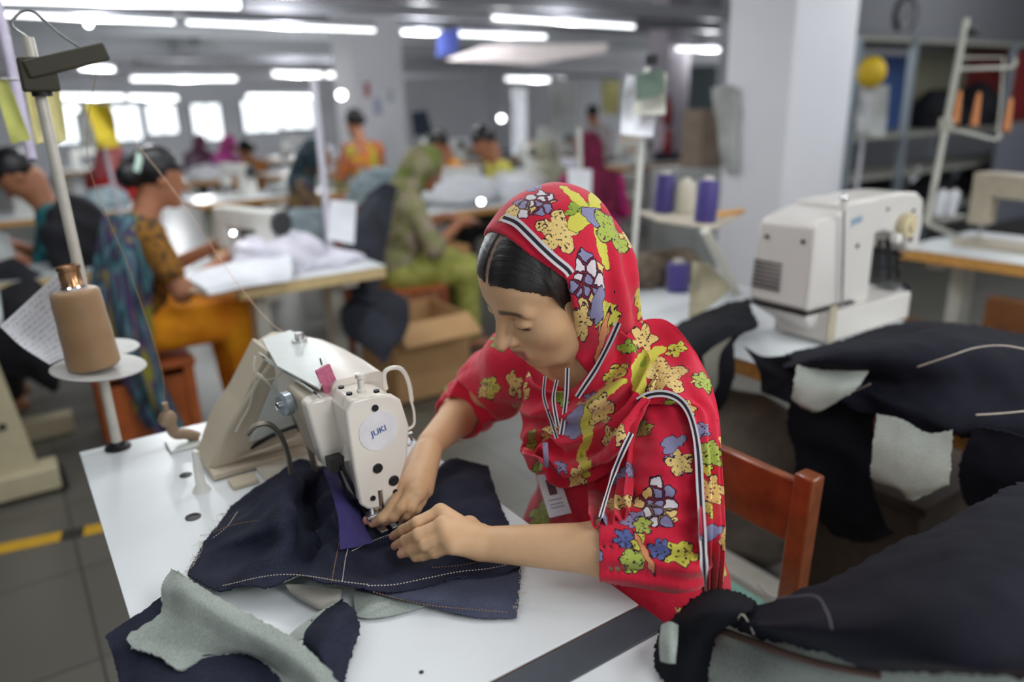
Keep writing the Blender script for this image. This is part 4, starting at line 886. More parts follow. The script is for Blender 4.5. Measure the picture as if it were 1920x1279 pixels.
def wrinkle(P, d):
    def near(c, s): return np.exp(-((P - c) ** 2).sum(1) / s ** 2)
    w = near(Lel, .11) * .0042 * np.sin((P - Lel) @ np.array([60., 55., 210.]) + 2 * vnoise(P * 14, 3)) + near(Rel, .12) * .004 * np.sin((P - Rel) @ np.array([120., 90., 150.]) + 2 * vnoise(P * 14, 4))
    w += .0035 * vnoise(P * 22, 5) + near(Lsh, .12) * .003 * np.sin((P - Lsh) @ np.array([150., -110., 60.]))
    dl = (Lwr - Lel) / np.linalg.norm(Lwr - Lel); w += near(Lcu - dl * .03, .06) * .0016 * np.sin((P - Lel) @ dl * 700)
    d = d + w
    for a, b, e in ((Lel, Lwr, Lcu), (Rel, Rwr, Rcu)):
        dr = (b - a) / np.linalg.norm(b - a); t = (P - e) @ dr; rad = np.linalg.norm(P - e - t[:, None] * dr, axis=1); d = np.where((rad < .08) & (t > -.03) & (t < .12), np.maximum(d, t), d)
    return d
V, Q = TUN.mesh((.46, .48, .455), (1.05, 1.30, 1.10), 0.0030, wrinkle); V = relax(V, Q, 2, .5)
TM = [(px, py, r, t, k) for px, py, r, t, k in ((1232, 945, .046, 1.3, 'pebble'), (1275, 868, .026, .6, 'flower'), (1262, 832, .030, .5, 'lav'), (1170, 1010, .017, .2, 'blue'), (1205, 985, .017, .5, 'green'), (1185, 1052, .022, .8, 'green'), (1236, 1030, .018, .8, 'blue'), (1210, 1038, .036, -1.15, 'leaf'), (1112, 1058, .028, 1.2, 'lav'), (1203, 805, .018, .3, 'green'), (860, 785, .024, .2, 'lav'), (845, 800, .02, .5, 'flower'), (905, 735, .012, .3, 'flower'), (1015, 965, .03, .3, 'green'))]
def anchored(S, L, off=0.0):
    out = []
    for px, py, r, t, k in L:
        P = S.cast(px, py, off)
        if P is not None: out.append(pcpt(P) + (r, t, k))
    return out
TUNM = cloth_print('tunic_print', [m[:3] + (m[3] * .74,) + m[4:] for m in anchored(TUN, TM)], scatter=.062, thr=.42)
tun = solid('tunic', V, Q, TUNM, wom); put_pc(tun, V, PCV(V))
LEGS = Sdf()
for k, y in ((0, .77), (1, .95)): LEGS.chain([(.80, y, .545), (.42, y, .535), (.43, y, .12)], [.085, .075, .055], .03)
V, Q = LEGS.mesh((.30, .62, .08), (.95, 1.1, .66), .008, lambda P, d: d + .006 * vnoise(P * 14, 9)); solid('trousers', V, Q, mat('red_trousers', srgb(150, 20, 40), .85), wom)
for y in (.77, .95): M().loft([ringrect(.0, .0, 0, 0, 0) if False else [(.46, y - .04, z), (.46, y + .04, z), (.24, y + .035, z), (.22, y, z), (.24, y - .035, z)] for z in (.0, .02)]).build('sandal', mat('sandal_brown', srgb(90, 60, 40), .6), wom, bevel=.004)
# scarf over the head: a shell round head, nape and shoulders, open at the face
HOOD = Sdf(); HOOD.ell(H(-.012, 0, .044), (.099, .088, .092), HR, .03); HOOD.ell(atD(1056, 454, 1.09), (.066, .074, .070), None, .05); HOOD.ell(atD(1062, 530, 1.10), (.050, .064, .080), None, .05)
HOOD.ell(H(-.045, .02, -.05), (.05, .074, .085), HR, .05)
nbk = np.array([.742, .868, .98]); HOOD.cap(H(-.06, 0, -.03), nbk, .062, .076, .05); HOOD.cap(nbk, Lsh + [-.01, .04, .0], .072, .056, .04); HOOD.cap(nbk, Rsh + [.0, -.03, .0], .072, .056, .04)
FOLDDIR = H(-.5, .1, -.9) - HC
EDGE_PX = [(930, 424), (962, 448), (1000, 482), (1040, 508), (1068, 528), (1080, 575), (1090, 625), (1092, 680)]
ed = []
for px, py in EDGE_PX:
    P = HOOD.cast(px, py, .004)
    if P is not None: ed.append(Hloc(P))
ed = np.array(ed); o_ = np.argsort(ed[:, 2]); EU, EF = ed[o_, 2], ed[o_, 0]
def edge_f(u): return np.interp(u, EU, EF)
def hoodpost(P, d):
    q = Hloc(P); al = q[:, 1]
    fold = .0085 * np.sin(q[:, 0] * 120 + q[:, 2] * 22 + 3 * vnoise(P * 9, 6)) * sm(-q[:, 0], .0, .07) * sm(.09 - q[:, 2], 0, .1) + .0022 * vnoise(P * 26, 8)
    d = d + fold
    d = np.maximum(d, -(d + .0062))                            # hollow shell
    cut = (q[:, 0] - edge_f(q[:, 2])) * .85
    cut = np.where(q[:, 2] < -.115, np.minimum(cut, 1), cut)
    d = np.maximum(d, cut)
    d = np.maximum(d, (.955 - P[:, 2]) * .9)
    return d
V, Q = HOOD.mesh((.50, .62, .93), (.93, 1.12, 1.29), .0030, hoodpost)
q = Hloc(V); V = relax(V, Q, 1, .4)
HM = anchored(HOOD, [(1047, 432, .031, .4, 'flower'), (1112, 402, .060, -1.15, 'star'), (1150, 430, .03, -1.0, 'green'), (1105, 528, .036, 1.4, 'pebble'), (1000, 378, .032, .5, 'pebble'), (1092, 600, .016, .3, 'flower'), (1122, 570, .02, 1.4, 'lav'), (1128, 640, .03, 1.3, 'leaf')], .002)
HOODM = cloth_print('scarf_print', HM, scatter=.06, thr=.72)
hood = solid('headscarf', V, Q, HOODM, wom); put_pc(hood, V, PCV(V))
# trims, shawl and badge are laid on the surface found by looking along the photo's lines
m_, n_, p_ = newmat('striped_border'); uv = n_.sep(n_.add('ShaderNodeUVMap').outputs[0]); v_ = uv[1]
inn = n_.m('LESS_THAN', n_.m('ABSOLUTE', n_.m('SUBTRACT', v_, .5)), .2); n_.l.new(n_.mix(inn, c4(srgb(222, 216, 220)), c4(srgb(34, 26, 38))), p_.inputs['Base Color']); p_.inputs['Roughness'].default_value = .8; BORD = m_
def ribbon(name, P, N, wdt, parent, m=BORD, lift=.0012, n=80):
    S = spline(P, n); NN = spline(N, n); NN /= np.linalg.norm(NN, axis=1)[:, None]; T = np.gradient(S, axis=0); T /= np.linalg.norm(T, axis=1)[:, None]; B = np.cross(NN, T); k = 5
    G = np.stack([S + B * wdt * (j / (k - 1) - .5) + NN * lift for j in range(k)], 1)
    V = G.reshape(-1, 3); F = [(i * k + j, i * k + j + 1, (i + 1) * k + j + 1, (i + 1) * k + j) for i in range(n - 1) for j in range(k - 1)]
    V2 = np.vstack([V, V - np.repeat(NN, k, 0) * (lift * .7)]); nv = len(V); F2 = F + [tuple(nv + a for a in f[::-1]) for f in F]
    for i in range(n - 1): F2 += [(i * k, (i + 1) * k, nv + (i + 1) * k, nv + i * k), ((i + 1) * k + k - 1, i * k + k - 1, nv + i * k + k - 1, nv + (i + 1) * k + k - 1)]
    mm = M(); mm.raw(V2, F2); o = mm.build(name, m, parent, smooth=80); me = o.data
    uvl = me.uv_layers.new(name='UVMap'); li = np.empty(len(me.loops), int); me.loops.foreach_get('vertex_index', li); vi = li % nv
    uvl.data.foreach_set('uv', np.stack([(vi // k) / n, (vi % k) / (k - 1)], 1).ravel()); return o
def on(S, L, off): 
    P = [S.cast(x, y, off) for x, y in L]; P = np.array([p for p in P if p is not None]); return P, S.grad(P)
class Cover:
    def __init__(s, L): s.L = L
    def ev(s, P):
        d = s.L[0].ev(P)
        for q in s.L[1:]: d = np.minimum(d, q.ev(P))
        return d
    grad = Sdf.grad; cast = Sdf.cast
COVER = Cover([TUN, HOOD])
P, N = on(HOOD, [(944, 408), (968, 418), (992, 440), (1016, 464), (1040, 486), (1062, 504), (1070, 514)], .004)
ribbon('striped_border', P, N, .0125, hood)
# shawl: swags across the chest, one end over the shoulder and down the back
def cc(L, off, fall=1.1):
    out = []
    for x, y in L:
        p = COVER.cast(x, y, off); out.append(p if p is not None else atD(x, y, fall))
    return out
SH = [(1245, 702, .036, .4, 'flower'), (1205, 640, .022, .2, 'flower'), (1250, 655, .045, .5, 'arc'), (1200, 690, .05, 1.1, 'arc'), (1110, 770, .05, 1.0, 'arc'), (1125, 775, .02, .3, 'flower'), (1320, 715, .018, .3, 'green'), (1335, 850, .02, .4, 'green'), (1335, 920, .02, .2, 'flower'), (1330, 1000, .018, .4, 'lav'), (1090, 860, .03, 1.6, 'arc'), (1075, 800, .026, 1.3, 'lav'), (1290, 640, .016, .2, 'lav')]
SHM = cloth_print('shawl_print', anchored(COVER, SH, .012), scatter=.046, thr=.18)
swag = [cc([(990, 696), (1028, 730), (1072, 732), (1118, 690), (1164, 625)], .012), cc([(982, 735), (1028, 785), (1082, 785), (1148, 728), (1208, 652)], .024),
        cc([(978, 780), (1034, 838), (1094, 832), (1164, 778), (1228, 705)], .020), cc([(978, 830), (1036, 884), (1100, 876), (1160, 828), (1205, 768)], .028), cc([(984, 850), (1042, 902), (1106, 894), (1150, 858), (1190, 800)], .010)]
fold1 = lambda v, u: .012 * np.sin(v * 26 + u * 5 + 1.5 * np.sin(u * 6)) * np.minimum(1, np.minimum(u, 1 - u) * 6 + .25)
shawl = sheet('shawl', swag, SHM, wom, 120, 90, .0022, (.004, 24), 21, fold=fold1, pc=True)
back = [cc([(1166, 640), (1200, 604), (1240, 598), (1268, 612)], .010), cc([(1178, 700), (1232, 664), (1282, 655), (1312, 672)], .012), cc([(1196, 754), (1242, 738), (1290, 728), (1338, 728)], .014)]
back += [cc([(1280, 760), (1300, 766), (1326, 774), (1350, 784)], .014, 1.10), cc([(1304, 830), (1320, 838), (1338, 846), (1353, 856)], .014, 1.10), cc([(1310, 920), (1324, 924), (1340, 928), (1354, 932)], .014, 1.10),
         cc([(1316, 1030), (1328, 1032), (1342, 1034), (1352, 1036)], .014, 1.08), cc([(1322, 1160), (1332, 1162), (1342, 1164), (1350, 1166)], .014, 1.06)]
fold2 = lambda v, u: .006 * np.sin(u * 17 + v * 5) * np.minimum(1, v * 2.2)
sh2 = sheet('shawl_end', back, SHM, wom, 60, 120, .0022, (.003, 22), 23, fold=fold2, pc=True)
tail = [cc([(1100, 884), (1140, 862), (1186, 802)], .008), cc([(1104, 930), (1145, 920), (1184, 880)], .010), cc([(1106, 975), (1140, 978), (1180, 965)], .006)]
sheet('shawl_end', tail, SHM, wom, 40, 40, .002, (.003, 26), 24, fold=lambda v, u: .009 * np.sin(u * 19 + 2 * v), pc=True)
def brd(L, off, wdt, par, n=80):
    P = np.array([atD(x, y, d) if d else COVER.cast(x, y, off) for x, y, d in L]); N = np.array([CAM - p for p in P]); ribbon('striped_border', P, N, wdt, par, n=n)
brd([(1196, 752, 0), (1216, 741, 0), (1245, 738, 0), (1272, 748, 0), (1290, 770, 0), (1302, 805, 0), (1309, 850, 0), (1313, 920, 0), (1318, 1010, 0), (1322, 1090, 0), (1326, 1155, 0)], .026, .0100, sh2)
brd([(1160, 605, 0), (1142, 645, 0), (1118, 690, 0), (1095, 725, 0), (1082, 745, 0)], .028, .0095, shawl, 50)
brd([(1064, 690, 0), (1062, 740, 0), (1056, 790, 0), (1052, 815, 0)], .030, .008, shawl, 40)
brd([(1044, 712, 0), (1038, 750, 0), (1046, 800, 0)], .034, .007, shawl, 40)
brd([(1022, 705, 0), (1020, 745, 0), (1034, 790, 0), (1044, 822, 0)], .030, .006, shawl, 40)
brd([(1184, 812, 0), (1166, 850, 0), (1150, 890, 0), (1136, 935, 0), (1126, 970, 0)], .026, .008, shawl, 40)
# identity badge on its strap
bc = COVER.cast(1042, 928, .020); bd = thing('id_badge', 'white identity badge hanging on the chest of the sewing woman', 'badge', bc)
BW = mat('badge_plastic', srgb(214, 214, 222), .25, coat=.4); PH = mat('badge_photo', srgb(92, 50, 60), .5, var=.3, scale=90)
a, b_, c_, d_ = [atD(x, y, proj(bc)[2]) for x, y in ((1006, 892), (1046, 884), (1072, 962), (1030, 972))]
nb_ = np.cross(b_ - a, d_ - a); nb_ /= np.linalg.norm(nb_); nb_ = nb_ if nb_ @ (CAM - bc) > 0 else -nb_
M().prism([a, b_, c_, d_], -nb_ * .0025).build('card', BW, bd, bevel=.0006)
L_ = lambda u, v: (a * (1 - u) + b_ * u) * (1 - v) + (d_ * (1 - u) + c_ * u) * v
M().prism([L_(.32, .14), L_(.68, .14), L_(.68, .50), L_(.32, .50)], nb_ * .0006).build('portrait', PH, bd)
ln_ = M()
for v in (.6, .7, .78): ln_.prism([L_(.2, v), L_(.8, v), L_(.8, v + .03), L_(.2, v + .03)], nb_ * .0004)
ln_.build('printed_lines', mat('print_grey', srgb(150, 150, 164), .6), bd)
sp_ = [L_(.5, 0.0), L_(.5, .0) + nb_ * .004, COVER.cast(1024, 860, .04), COVER.cast(1022, 830, .04)]
M().tube(spline(sp_, 20), .004, 8, flat=.3).build('strap', mat('strap_lavender', srgb(150, 150, 186), .7), bd)
# ================================================================== chair, heaps and the second machine at the right
WOOD = mat('varnished_wood', srgb(128, 66, 32), .28, var=.3, scale=18, coat=.3); WOODO = mat('orange_wood', srgb(176, 92, 44), .4, var=.2, scale=14); WOODL = mat('light_wood', srgb(196, 148, 96), .5, var=.12, scale=14)
PLY = mat('golden_edge', srgb(206, 152, 78), .5, var=.15, scale=30); TEAL = mat('teal_seat', srgb(108, 150, 138), .8, var=.12, scale=120)
def wood_chair(name, label, cx, cy, face, w=.42, d=.40, seat=.46, hgt=.84, wood=WOOD, seatm=TEAL, splat=.13, lean=.05):
    """face: unit vector the sitter looks along"""
    f = np.array([face[0], face[1], 0.0]); s_ = np.array([-f[1], f[0], 0.0]); c = np.array([cx, cy, 0.0]); t = thing(name, label, 'chair', c)
    def bar(n, a, b, wx, wy, m=wood):
        q = M(); a, b = np.array(a), np.array(b); q.prism([a - s_ * wx - f * wy, a + s_ * wx - f * wy, a + s_ * wx + f * wy, a - s_ * wx + f * wy], b - a); return q.build(n, m, t, bevel=.005)
    B = c - f * d / 2; F_ = c + f * d / 2
    for k in (-1, 1):
        a = B + s_ * k * (w / 2 - .02); bar('back_leg', a + Zv * 0, a + Zv * seat, .02, .018); bar('back_post', a + Zv * seat, a + Zv * hgt - f * lean, .02, .018); bar('front_leg', F_ + s_ * k * (w / 2 - .02), F_ + s_ * k * (w / 2 - .02) + Zv * (seat - .01), .02, .02)
    a, b = B - s_ * (w / 2 - .03) + Zv * (hgt - splat - .02) - f * lean * .75, B + s_ * (w / 2 - .03) + Zv * (hgt - splat - .02) - f * lean * .75
    q = M(); q.prism([a - f * .010, a + f * .010, a + f * .010 + Zv * splat - f * lean * .2, a - f * .010 + Zv * splat - f * lean * .2], b - a); q.build('back_rail', wood, t, bevel=.004)
    q = M(); q.prism([c + f * (d / 2 + .01) + s_ * w / 2 + Zv * (seat - .03), c + f * (d / 2 + .01) - s_ * w / 2 + Zv * (seat - .03), c - f * d / 2 - s_ * (w / 2 - .02) + Zv * (seat - .03), c - f * d / 2 + s_ * (w / 2 - .02) + Zv * (seat - .03)], Zv * .03); q.build('seat', seatm, t, bevel=.006)
    for k in (-1, 1): bar('side_rail', B + s_ * k * (w / 2 - .02) + Zv * .22, B + s_ * k * (w / 2 - .02) + Zv * .25 + f * d * 0, .012, .012) if False else None
    return t
wood_chair('wooden_chair', 'varnished wooden chair with teal seat that the sewing woman sits on', .890, .885, (-1, 0), w=.42, d=.38, seat=.455, hgt=.742, lean=.02, splat=.125)
# ---- near heap of dark trousers in the bottom right corner
HP = dict(noise=(.010, 11), fray=.0012)
nh = thing('denim_heap', 'dark denim trousers heaped in the bottom right corner, pale reverse showing below', 'trousers', (.80, .35, .75))
def PZ(L): return [atZ(x, y, z) for x, y, z in L]
rows = [PZ([(1326, 1164, .79), (1420, 1138, .82), (1530, 1094, .85), (1640, 1040, .87), (1760, 985, .885), (1900, 908, .89), (2060, 860, .86)]),
        PZ([(1336, 1168, .80), (1430, 1158, .84), (1550, 1128, .88), (1670, 1088, .91), (1800, 1038, .93), (1940, 990, .93), (2100, 950, .90)]),
        PZ([(1345, 1165, .80), (1440, 1172, .86), (1560, 1170, .905), (1690, 1150, .94), (1820, 1130, .95), (1980, 1110, .94), (2140, 1080, .90)]),
        PZ([(1352, 1170, .79), (1440, 1192, .835), (1560, 1218, .875), (1690, 1236, .91), (1830, 1244, .93), (2000, 1240, .92), (2160, 1230, .88)]),
        PZ([(1356, 1172, .78), (1440, 1204, .81), (1555, 1240, .84), (1690, 1262, .87), (1840, 1275, .89), (2000, 1285, .88), (2160, 1290, .84)])]
sheet('outer_panel', rows, BLK if False else denim('dark_heap_denim', srgb(8, 9, 17), srgb(26, 27, 40)), nh, 110, 70, .003, (.010, 12), 31, fray=.001)
rows = [PZ([(1352, 1150, .775), (1440, 1172, .80), (1560, 1200, .832), (1690, 1222, .855), (1840, 1240, .87), (2010, 1250, .87)]), PZ([(1308, 1200, .765), (1430, 1240, .785), (1550, 1270, .80), (1690, 1300, .82), (1840, 1320, .83), (2010, 1330, .83)]), PZ([(1312, 1260, .757), (1420, 1310, .765), (1560, 1350, .77), (1690, 1370, .77), (1840, 1390, .77), (2010, 1400, .77)])]
sheet('reverse_panel', rows, DENR, nh, 70, 40, .003, (.006, 12), 32, fray=.001)
M().tube(spline(PZ([(1352, 1182, .786), (1420, 1206, .802), (1480, 1228, .815), (1560, 1250, .833), (1650, 1266, .848)]), 40), .004, 8).build('waist_facing', mat('brown_facing', srgb(96, 72, 64), .8), nh)
rows = [PZ([(1300, 1128, .80), (1330, 1108, .83), (1372, 1108, .83), (1420, 1128, .81)]), PZ([(1262, 1160, .785), (1300, 1150, .83), (1345, 1145, .85), (1400, 1150, .84)]), PZ([(1232, 1190, .765), (1275, 1190, .80), (1310, 1195, .81), (1345, 1190, .80)]), PZ([(1228, 1240, .757), (1265, 1255, .775), (1300, 1250, .78), (1330, 1240, .77)]), PZ([(1260, 1285, .757), (1285, 1320, .76), (1310, 1320, .765), (1330, 1310, .76)])]
sheet('waistband', rows, MATS['black_denim'], nh, 40, 60, .003, (.006, 18), 33, fray=.001)
sheet('reverse_patch', [PZ([(1240, 1172, .806), (1256, 1166, .812), (1272, 1172, .812)]), PZ([(1236, 1205, .803), (1255, 1205, .812), (1270, 1208, .81)]), PZ([(1238, 1240, .782), (1252, 1244, .795), (1266, 1244, .798)])], DENR, nh, 16, 20, .0012, (.001, 30), 34)
M().tube(spline(PZ([(1420, 1096, .86), (1445, 1120, .875), (1490, 1118, .895), (1530, 1118, .905), (1552, 1150, .908), (1560, 1180, .905)]), 40), .0006, 6).build('stitching', mat('grey_stitching', srgb(112, 108, 116), .8), nh)
M().tube(spline(PZ([(1382, 1180, .80), (1384, 1160, .835), (1392, 1152, .85), (1402, 1165, .84), (1414, 1190, .825)]), 30), .0007, 6).build('loose_thread', STI, nh)
lb = thing('low_bench', 'low wooden bench carrying the near dark denim heap', 'bench', (.98, .28, 0))
M().box((.655, .0, .58), (1.30, .50, .62)).build('top', WOODL, lb, bevel=.004)
for x in (.69, 1.26):
    for y in (.04, .46): M().box((x - .02, y - .02, 0), (x + .02, y + .02, .58)).build('leg', WOODL, lb, bevel=.003)
# ---- long white table behind her, with the bartacking machine
rt = sewing_table('sewing_table', 'long white table with golden edge behind the sewing woman, carrying the bartack machine', 1.487, 2.12, -.35, 1.88, edge=PLY, th=.045)
YB = 1.12
ENA = mat('grey_white_enamel', srgb(214, 210, 204), .32, var=.02, scale=6, coat=.2); ENB = mat('taupe_enamel', srgb(176, 170, 160), .45, var=.03)
bm_ = thing('bartack_machine', 'bulky white bartacking machine with vented motor box on the long table', 'sewing machine', (1.85, 1.2, .75))
X0, X1 = atY(1519, 500, YB)[0], atY(1582, 500, YB)[0]
zs = atY(1519, 590, YB)[2]; zt = atY(1524, 420, YB)[2]; ztl = atX(1425, 398, X0)[2]; yl = float(atX(1404, 520, X0)[1])
def rr3(x, z, b, ins=.0): return [(x, YB, z), (x, yl, z)]
mb = M(); mb.loft([[(X0 + .012, YB + .004, zs + .004), (X1, YB + .004, zs + .004), (X1, yl - .004, zs + .004), (X0 + .012, yl - .006, zs + .004)], [(X0, YB, zs + .02), (X1, YB, zs + .02), (X1, yl, zs + .02), (X0, yl - .004, zs + .02)], [(X0 + .006, YB, zt - .012), (X1, YB, zt + .005), (X1, yl, zt + .01), (X0 + .012, yl - .012, zt - .012)], [(X0 + .022, YB + .012, zt + .006), (X1, YB + .006, zt + .018), (X1, yl - .01, zt + .022), (X0 + .03, yl - .03, zt + .006)]])
mb.build('motor_box', ENA, bm_, bevel=.008)
ml = M(); zl = .775
ml.loft([[(X0 + .09, YB + .03, zl - .014), (X1, YB + .02, zl - .014), (X1, yl - .06, zl - .014), (X0 + .09, yl - .10, zl - .014)], [(X0 + .012, YB + .002, zl + .040), (X1, YB, zl + .02), (X1, yl - .01, zl + .04), (X0 + .012, yl - .014, zl + .058)], [(X0 + .002, YB, zs - .001), (X1, YB, zs - .001), (X1, yl, zs - .001), (X0 + .002, yl - .002, zs - .001)]]); ml.build('motor_lower_cover', ENA, bm_, bevel=.006)
M().box((X0 - .001, YB - .0015, zs - .001), (X1 + .07, yl, zs + .005)).build('dark_seam', DSTEEL, bm_)
vt = M()
for k in range(7): vt.box((X0 - .003 + .0008 * k, YB + .085, zs + .050 + k * .0115), (X0 + .01, YB + .175, zs + .055 + k * .0115))
vt.build('vent', DSTEEL, bm_)
for y in (YB + .03, yl - .045): M().lathe((X0 + .006, y, zt - .05), [(0, 0), (.006, 0), (.006, .003), (0, .003)], 14, axis=(-1, 0, 0)).build('cover_screw', BLACK, bm_)
X2 = atY(1632, 480, YB + .02)[0]
M().box((X1 - .002, YB + .012, .80), (X2, yl - .02, zt + .035)).build('column', ENA, bm_, bevel=.008)
hd = [atY(x, y, YB + .015) for x, y in [(1628, 384), (1650, 368), (1700, 361), (1722, 361), (1733, 372), (1731, 420), (1724, 455), (1720, 474), (1702, 472), (1694, 446), (1660, 434), (1634, 442)]]
M().prism(hd, (0, .15, 0)).build('arm_head', ENA, bm_, bevel=.010)
top_ = [atY(x, y, YB + .018) for x, y in [(1582, 386), (1600, 376), (1650, 368), (1652, 386), (1585, 396)]]
M().prism(top_, (0, .13, 0)).build('arm_top', ENA, bm_, bevel=.004)
pcx = atY(1694, 422, YB + .012); M().lathe(pcx, [(0, 0), (.034, 0), (.036, .006), (.034, .022), (.016, .024), (.014, .032), (0, .033)], 36, axis=(0, -1, 0)).build('pulley', mat('cream_plastic', srgb(212, 198, 160), .4), bm_)
for x, y, r_ in ((1712, 395, .005), (1715, 410, .008), (1706, 448, .008), (1664, 392, .004)): M().lathe(atY(x, y, YB + .014), [(0, 0), (r_, 0), (r_, .004), (0, .004)], 14, axis=(0, -1, 0)).build('head_screw', DSTEEL, bm_)
M().lathe(atY(1674, 446, YB + .012), [(0, 0), (.014, 0), (.014, .02), (.006, .022), (0, .022)], 20, axis=(0, -1, 0)).build('tension_knob', mat('white_plastic', srgb(232, 230, 222), .4), bm_)
bx0, bx1 = atY(1556, 600, YB - .03)[0], atY(1702, 600, YB - .03)[0]
M().box((bx0, YB - .03, .757), (bx1, YB + .14, atY(1600, 578, YB - .03)[2])).build('bed', ENA, bm_, bevel=.005)
M().box((bx0 - .003, YB - .028, .757), (bx0 + .03, YB - .031, atY(1568, 575, YB - .03)[2] + .004)).build('bed_end_cover', mat('khaki_panel', srgb(182, 172, 148), .5), bm_, bevel=.002)
nd = M(); 
for x0, y0, x1, y1, r_ in ((1650, 450, 1646, 520, .006), (1664, 450, 1668, 525, .008), (1680, 452, 1684, 520, .006), (1645, 470, 1690, 478, .007), (1650, 500, 1690, 505, .006)): nd.cyl(atY(x0, y0, YB + .06), atY(x1, y1, YB + .06), r_, 10)
nd.build('clamp_linkage', BLACK, bm_)
M().boxc(atY(1672, 540, YB + .03), (.10, .07, .012)).build('feed_plate', STEEL, bm_, bevel=.002); M().boxc(atY(1700, 540, YB - .0), (.02, .02, .03)).build('switch', BLACK, bm_, bevel=.003)
text_mesh('maker_lettering', 'JUKI', .026, atY(1607, 414, YB + .0105), (1, 0, .12), (0, 0, 1), mat('lettering_blue', srgb(96, 158, 200), .4), bm_, .0003)
M().lathe(atY(1607, 461, YB + .012), [(0, 0), (.006, 0), (.006, .003), (0, .003)], 14, axis=(0, -1, 0)).build('badge_dot', BLACK, bm_)
rod = atY(1578, 575, YB - .012); rod2 = atY(1583, 372, YB - .012); M().cyl(rod, rod2, .004, 10).build('thread_rod', STEEL, bm_); M().ball(rod2, .010).build('rod_tip', CHROME, bm_); M().cyl(rod2 - Zv * .03, rod2 - Zv * .008, .009, 12).build('rod_ferrule', ENA, bm_)
# ---- second heap: dark trousers over the long table's edge with pale pocket bags hanging
h2 = thing('denim_heap', 'dark denim trousers piled over the long table edge, two pale pocket bags hanging', 'trousers', (1.55, .75, .75))
HD = MATS['dark_heap_denim']
def PD(L): return [atD(x, y, d) for x, y, d in L]
rows = [PZ([(1462, 668, .80), (1520, 648, .83), (1590, 632, .845), (1665, 612, .84), (1740, 604, .83), (1820, 612, .82), (1940, 624, .80), (2060, 640, .78)]),
        PZ([(1470, 690, .81), (1530, 672, .87), (1610, 660, .89), (1690, 650, .90), (1770, 640, .90), (1850, 650, .89), (1950, 662, .87), (2080, 690, .84)]),
        PD([(1490, 692, 1.62), (1550, 700, 1.58), (1630, 712, 1.54), (1700, 722, 1.50), (1780, 730, 1.46), (1860, 735, 1.44), (1960, 745, 1.42), (2090, 770, 1.42)]),
        PD([(1560, 738, 1.56), (1610, 742, 1.54), (1660, 755, 1.50), (1720, 776, 1.46), (1780, 800, 1.42), (1860, 800, 1.40), (1960, 810, 1.38), (2090, 830, 1.38)]),
        PD([(1600, 770, 1.55), (1640, 780, 1.53), (1680, 795, 1.50), (1740, 815, 1.46), (1790, 812, 1.43), (1870, 835, 1.42), (1960, 850, 1.40), (2090, 880, 1.40)])]
sheet('trouser_top', rows, HD, h2, 110, 70, .003, (.012, 9), 41, fray=.001)
rows = [PD([(1830, 800, 1.38), (1880, 810, 1.36), (1960, 830, 1.35), (2090, 850, 1.35)]), PD([(1800, 870, 1.43), (1870, 890, 1.41), (1960, 900, 1.39), (2090, 910, 1.39)]), PD([(1805, 930, 1.51), (1880, 940, 1.49), (1970, 950, 1.47), (2090, 950, 1.45)]), PD([(1840, 990, 1.57), (1890, 1000, 1.55), (1980, 1010, 1.53), (2090, 1010, 1.51)])]
sheet('trouser_leg', rows, HD, h2, 50, 50, .003, (.012, 9), 42, fray=.001)
rows = [PD([(1494, 684, 1.57), (1530, 692, 1.55), (1580, 694, 1.53), (1634, 686, 1.51)]), PD([(1488, 720, 1.55), (1530, 728, 1.52), (1575, 728, 1.50), (1612, 722, 1.50)]), PD([(1484, 748, 1.56), (1510, 760, 1.53), (1540, 766, 1.52), (1575, 748, 1.51)]), PD([(1490, 752, 1.57), (1505, 764, 1.55), (1528, 772, 1.54), (1550, 762, 1.53)])]
sheet('pocket_bag', rows, DENR, h2, 36, 30, .0025, (.004, 14), 43, fray=.0008)
rows = [PD([(1644, 776, 1.43), (1690, 786, 1.40), (1740, 812, 1.37), (1786, 806, 1.35)]), PD([(1636, 840, 1.42), (1690, 850, 1.38), (1740, 858, 1.36), (1784, 850, 1.35)]), PD([(1634, 895, 1.43), (1680, 905, 1.39), (1735, 910, 1.37), (1780, 900, 1.36)]), PD([(1660, 908, 1.44), (1690, 920, 1.41), (1710, 936, 1.40), (1778, 908, 1.37)])]
sheet('pocket_bag', rows, DENR, h2, 36, 30, .0025, (.004, 14), 44, fray=.0008)
rows = [PD([(1482, 742, 1.66), (1530, 768, 1.64), (1590, 745, 1.62), (1640, 770, 1.56)]), PD([(1476, 800, 1.68), (1530, 820, 1.66), (1590, 830, 1.62), (1640, 850, 1.57)]), PD([(1490, 850, 1.70), (1540, 860, 1.68), (1600, 880, 1.64), (1640, 910, 1.58)]), PD([(1500, 930, 1.74), (1550, 960, 1.72), (1610, 985, 1.68), (1660, 985, 1.62)]), PD([(1560, 1000, 1.8), (1590, 1010, 1.78), (1630, 1015, 1.72), (1680, 1000, 1.66)])]
sheet('hanging_leg', rows, MATS['black_denim'], h2, 50, 60, .003, (.010, 10), 45, fray=.001)
rows = [PD([(1395, 650, 1.82), (1430, 668, 1.76), (1470, 668, 1.68), (1498, 676, 1.66)]), PD([(1420, 690, 1.76), (1445, 700, 1.72), (1478, 715, 1.68), (1494, 720, 1.66)]), PD([(1425, 735, 1.76), (1450, 745, 1.72), (1475, 755, 1.68), (1490, 760, 1.66)])]
sheet('crumpled_leg', rows, MATS['black_denim'], h2, 40, 40, .003, (.012, 14), 46)
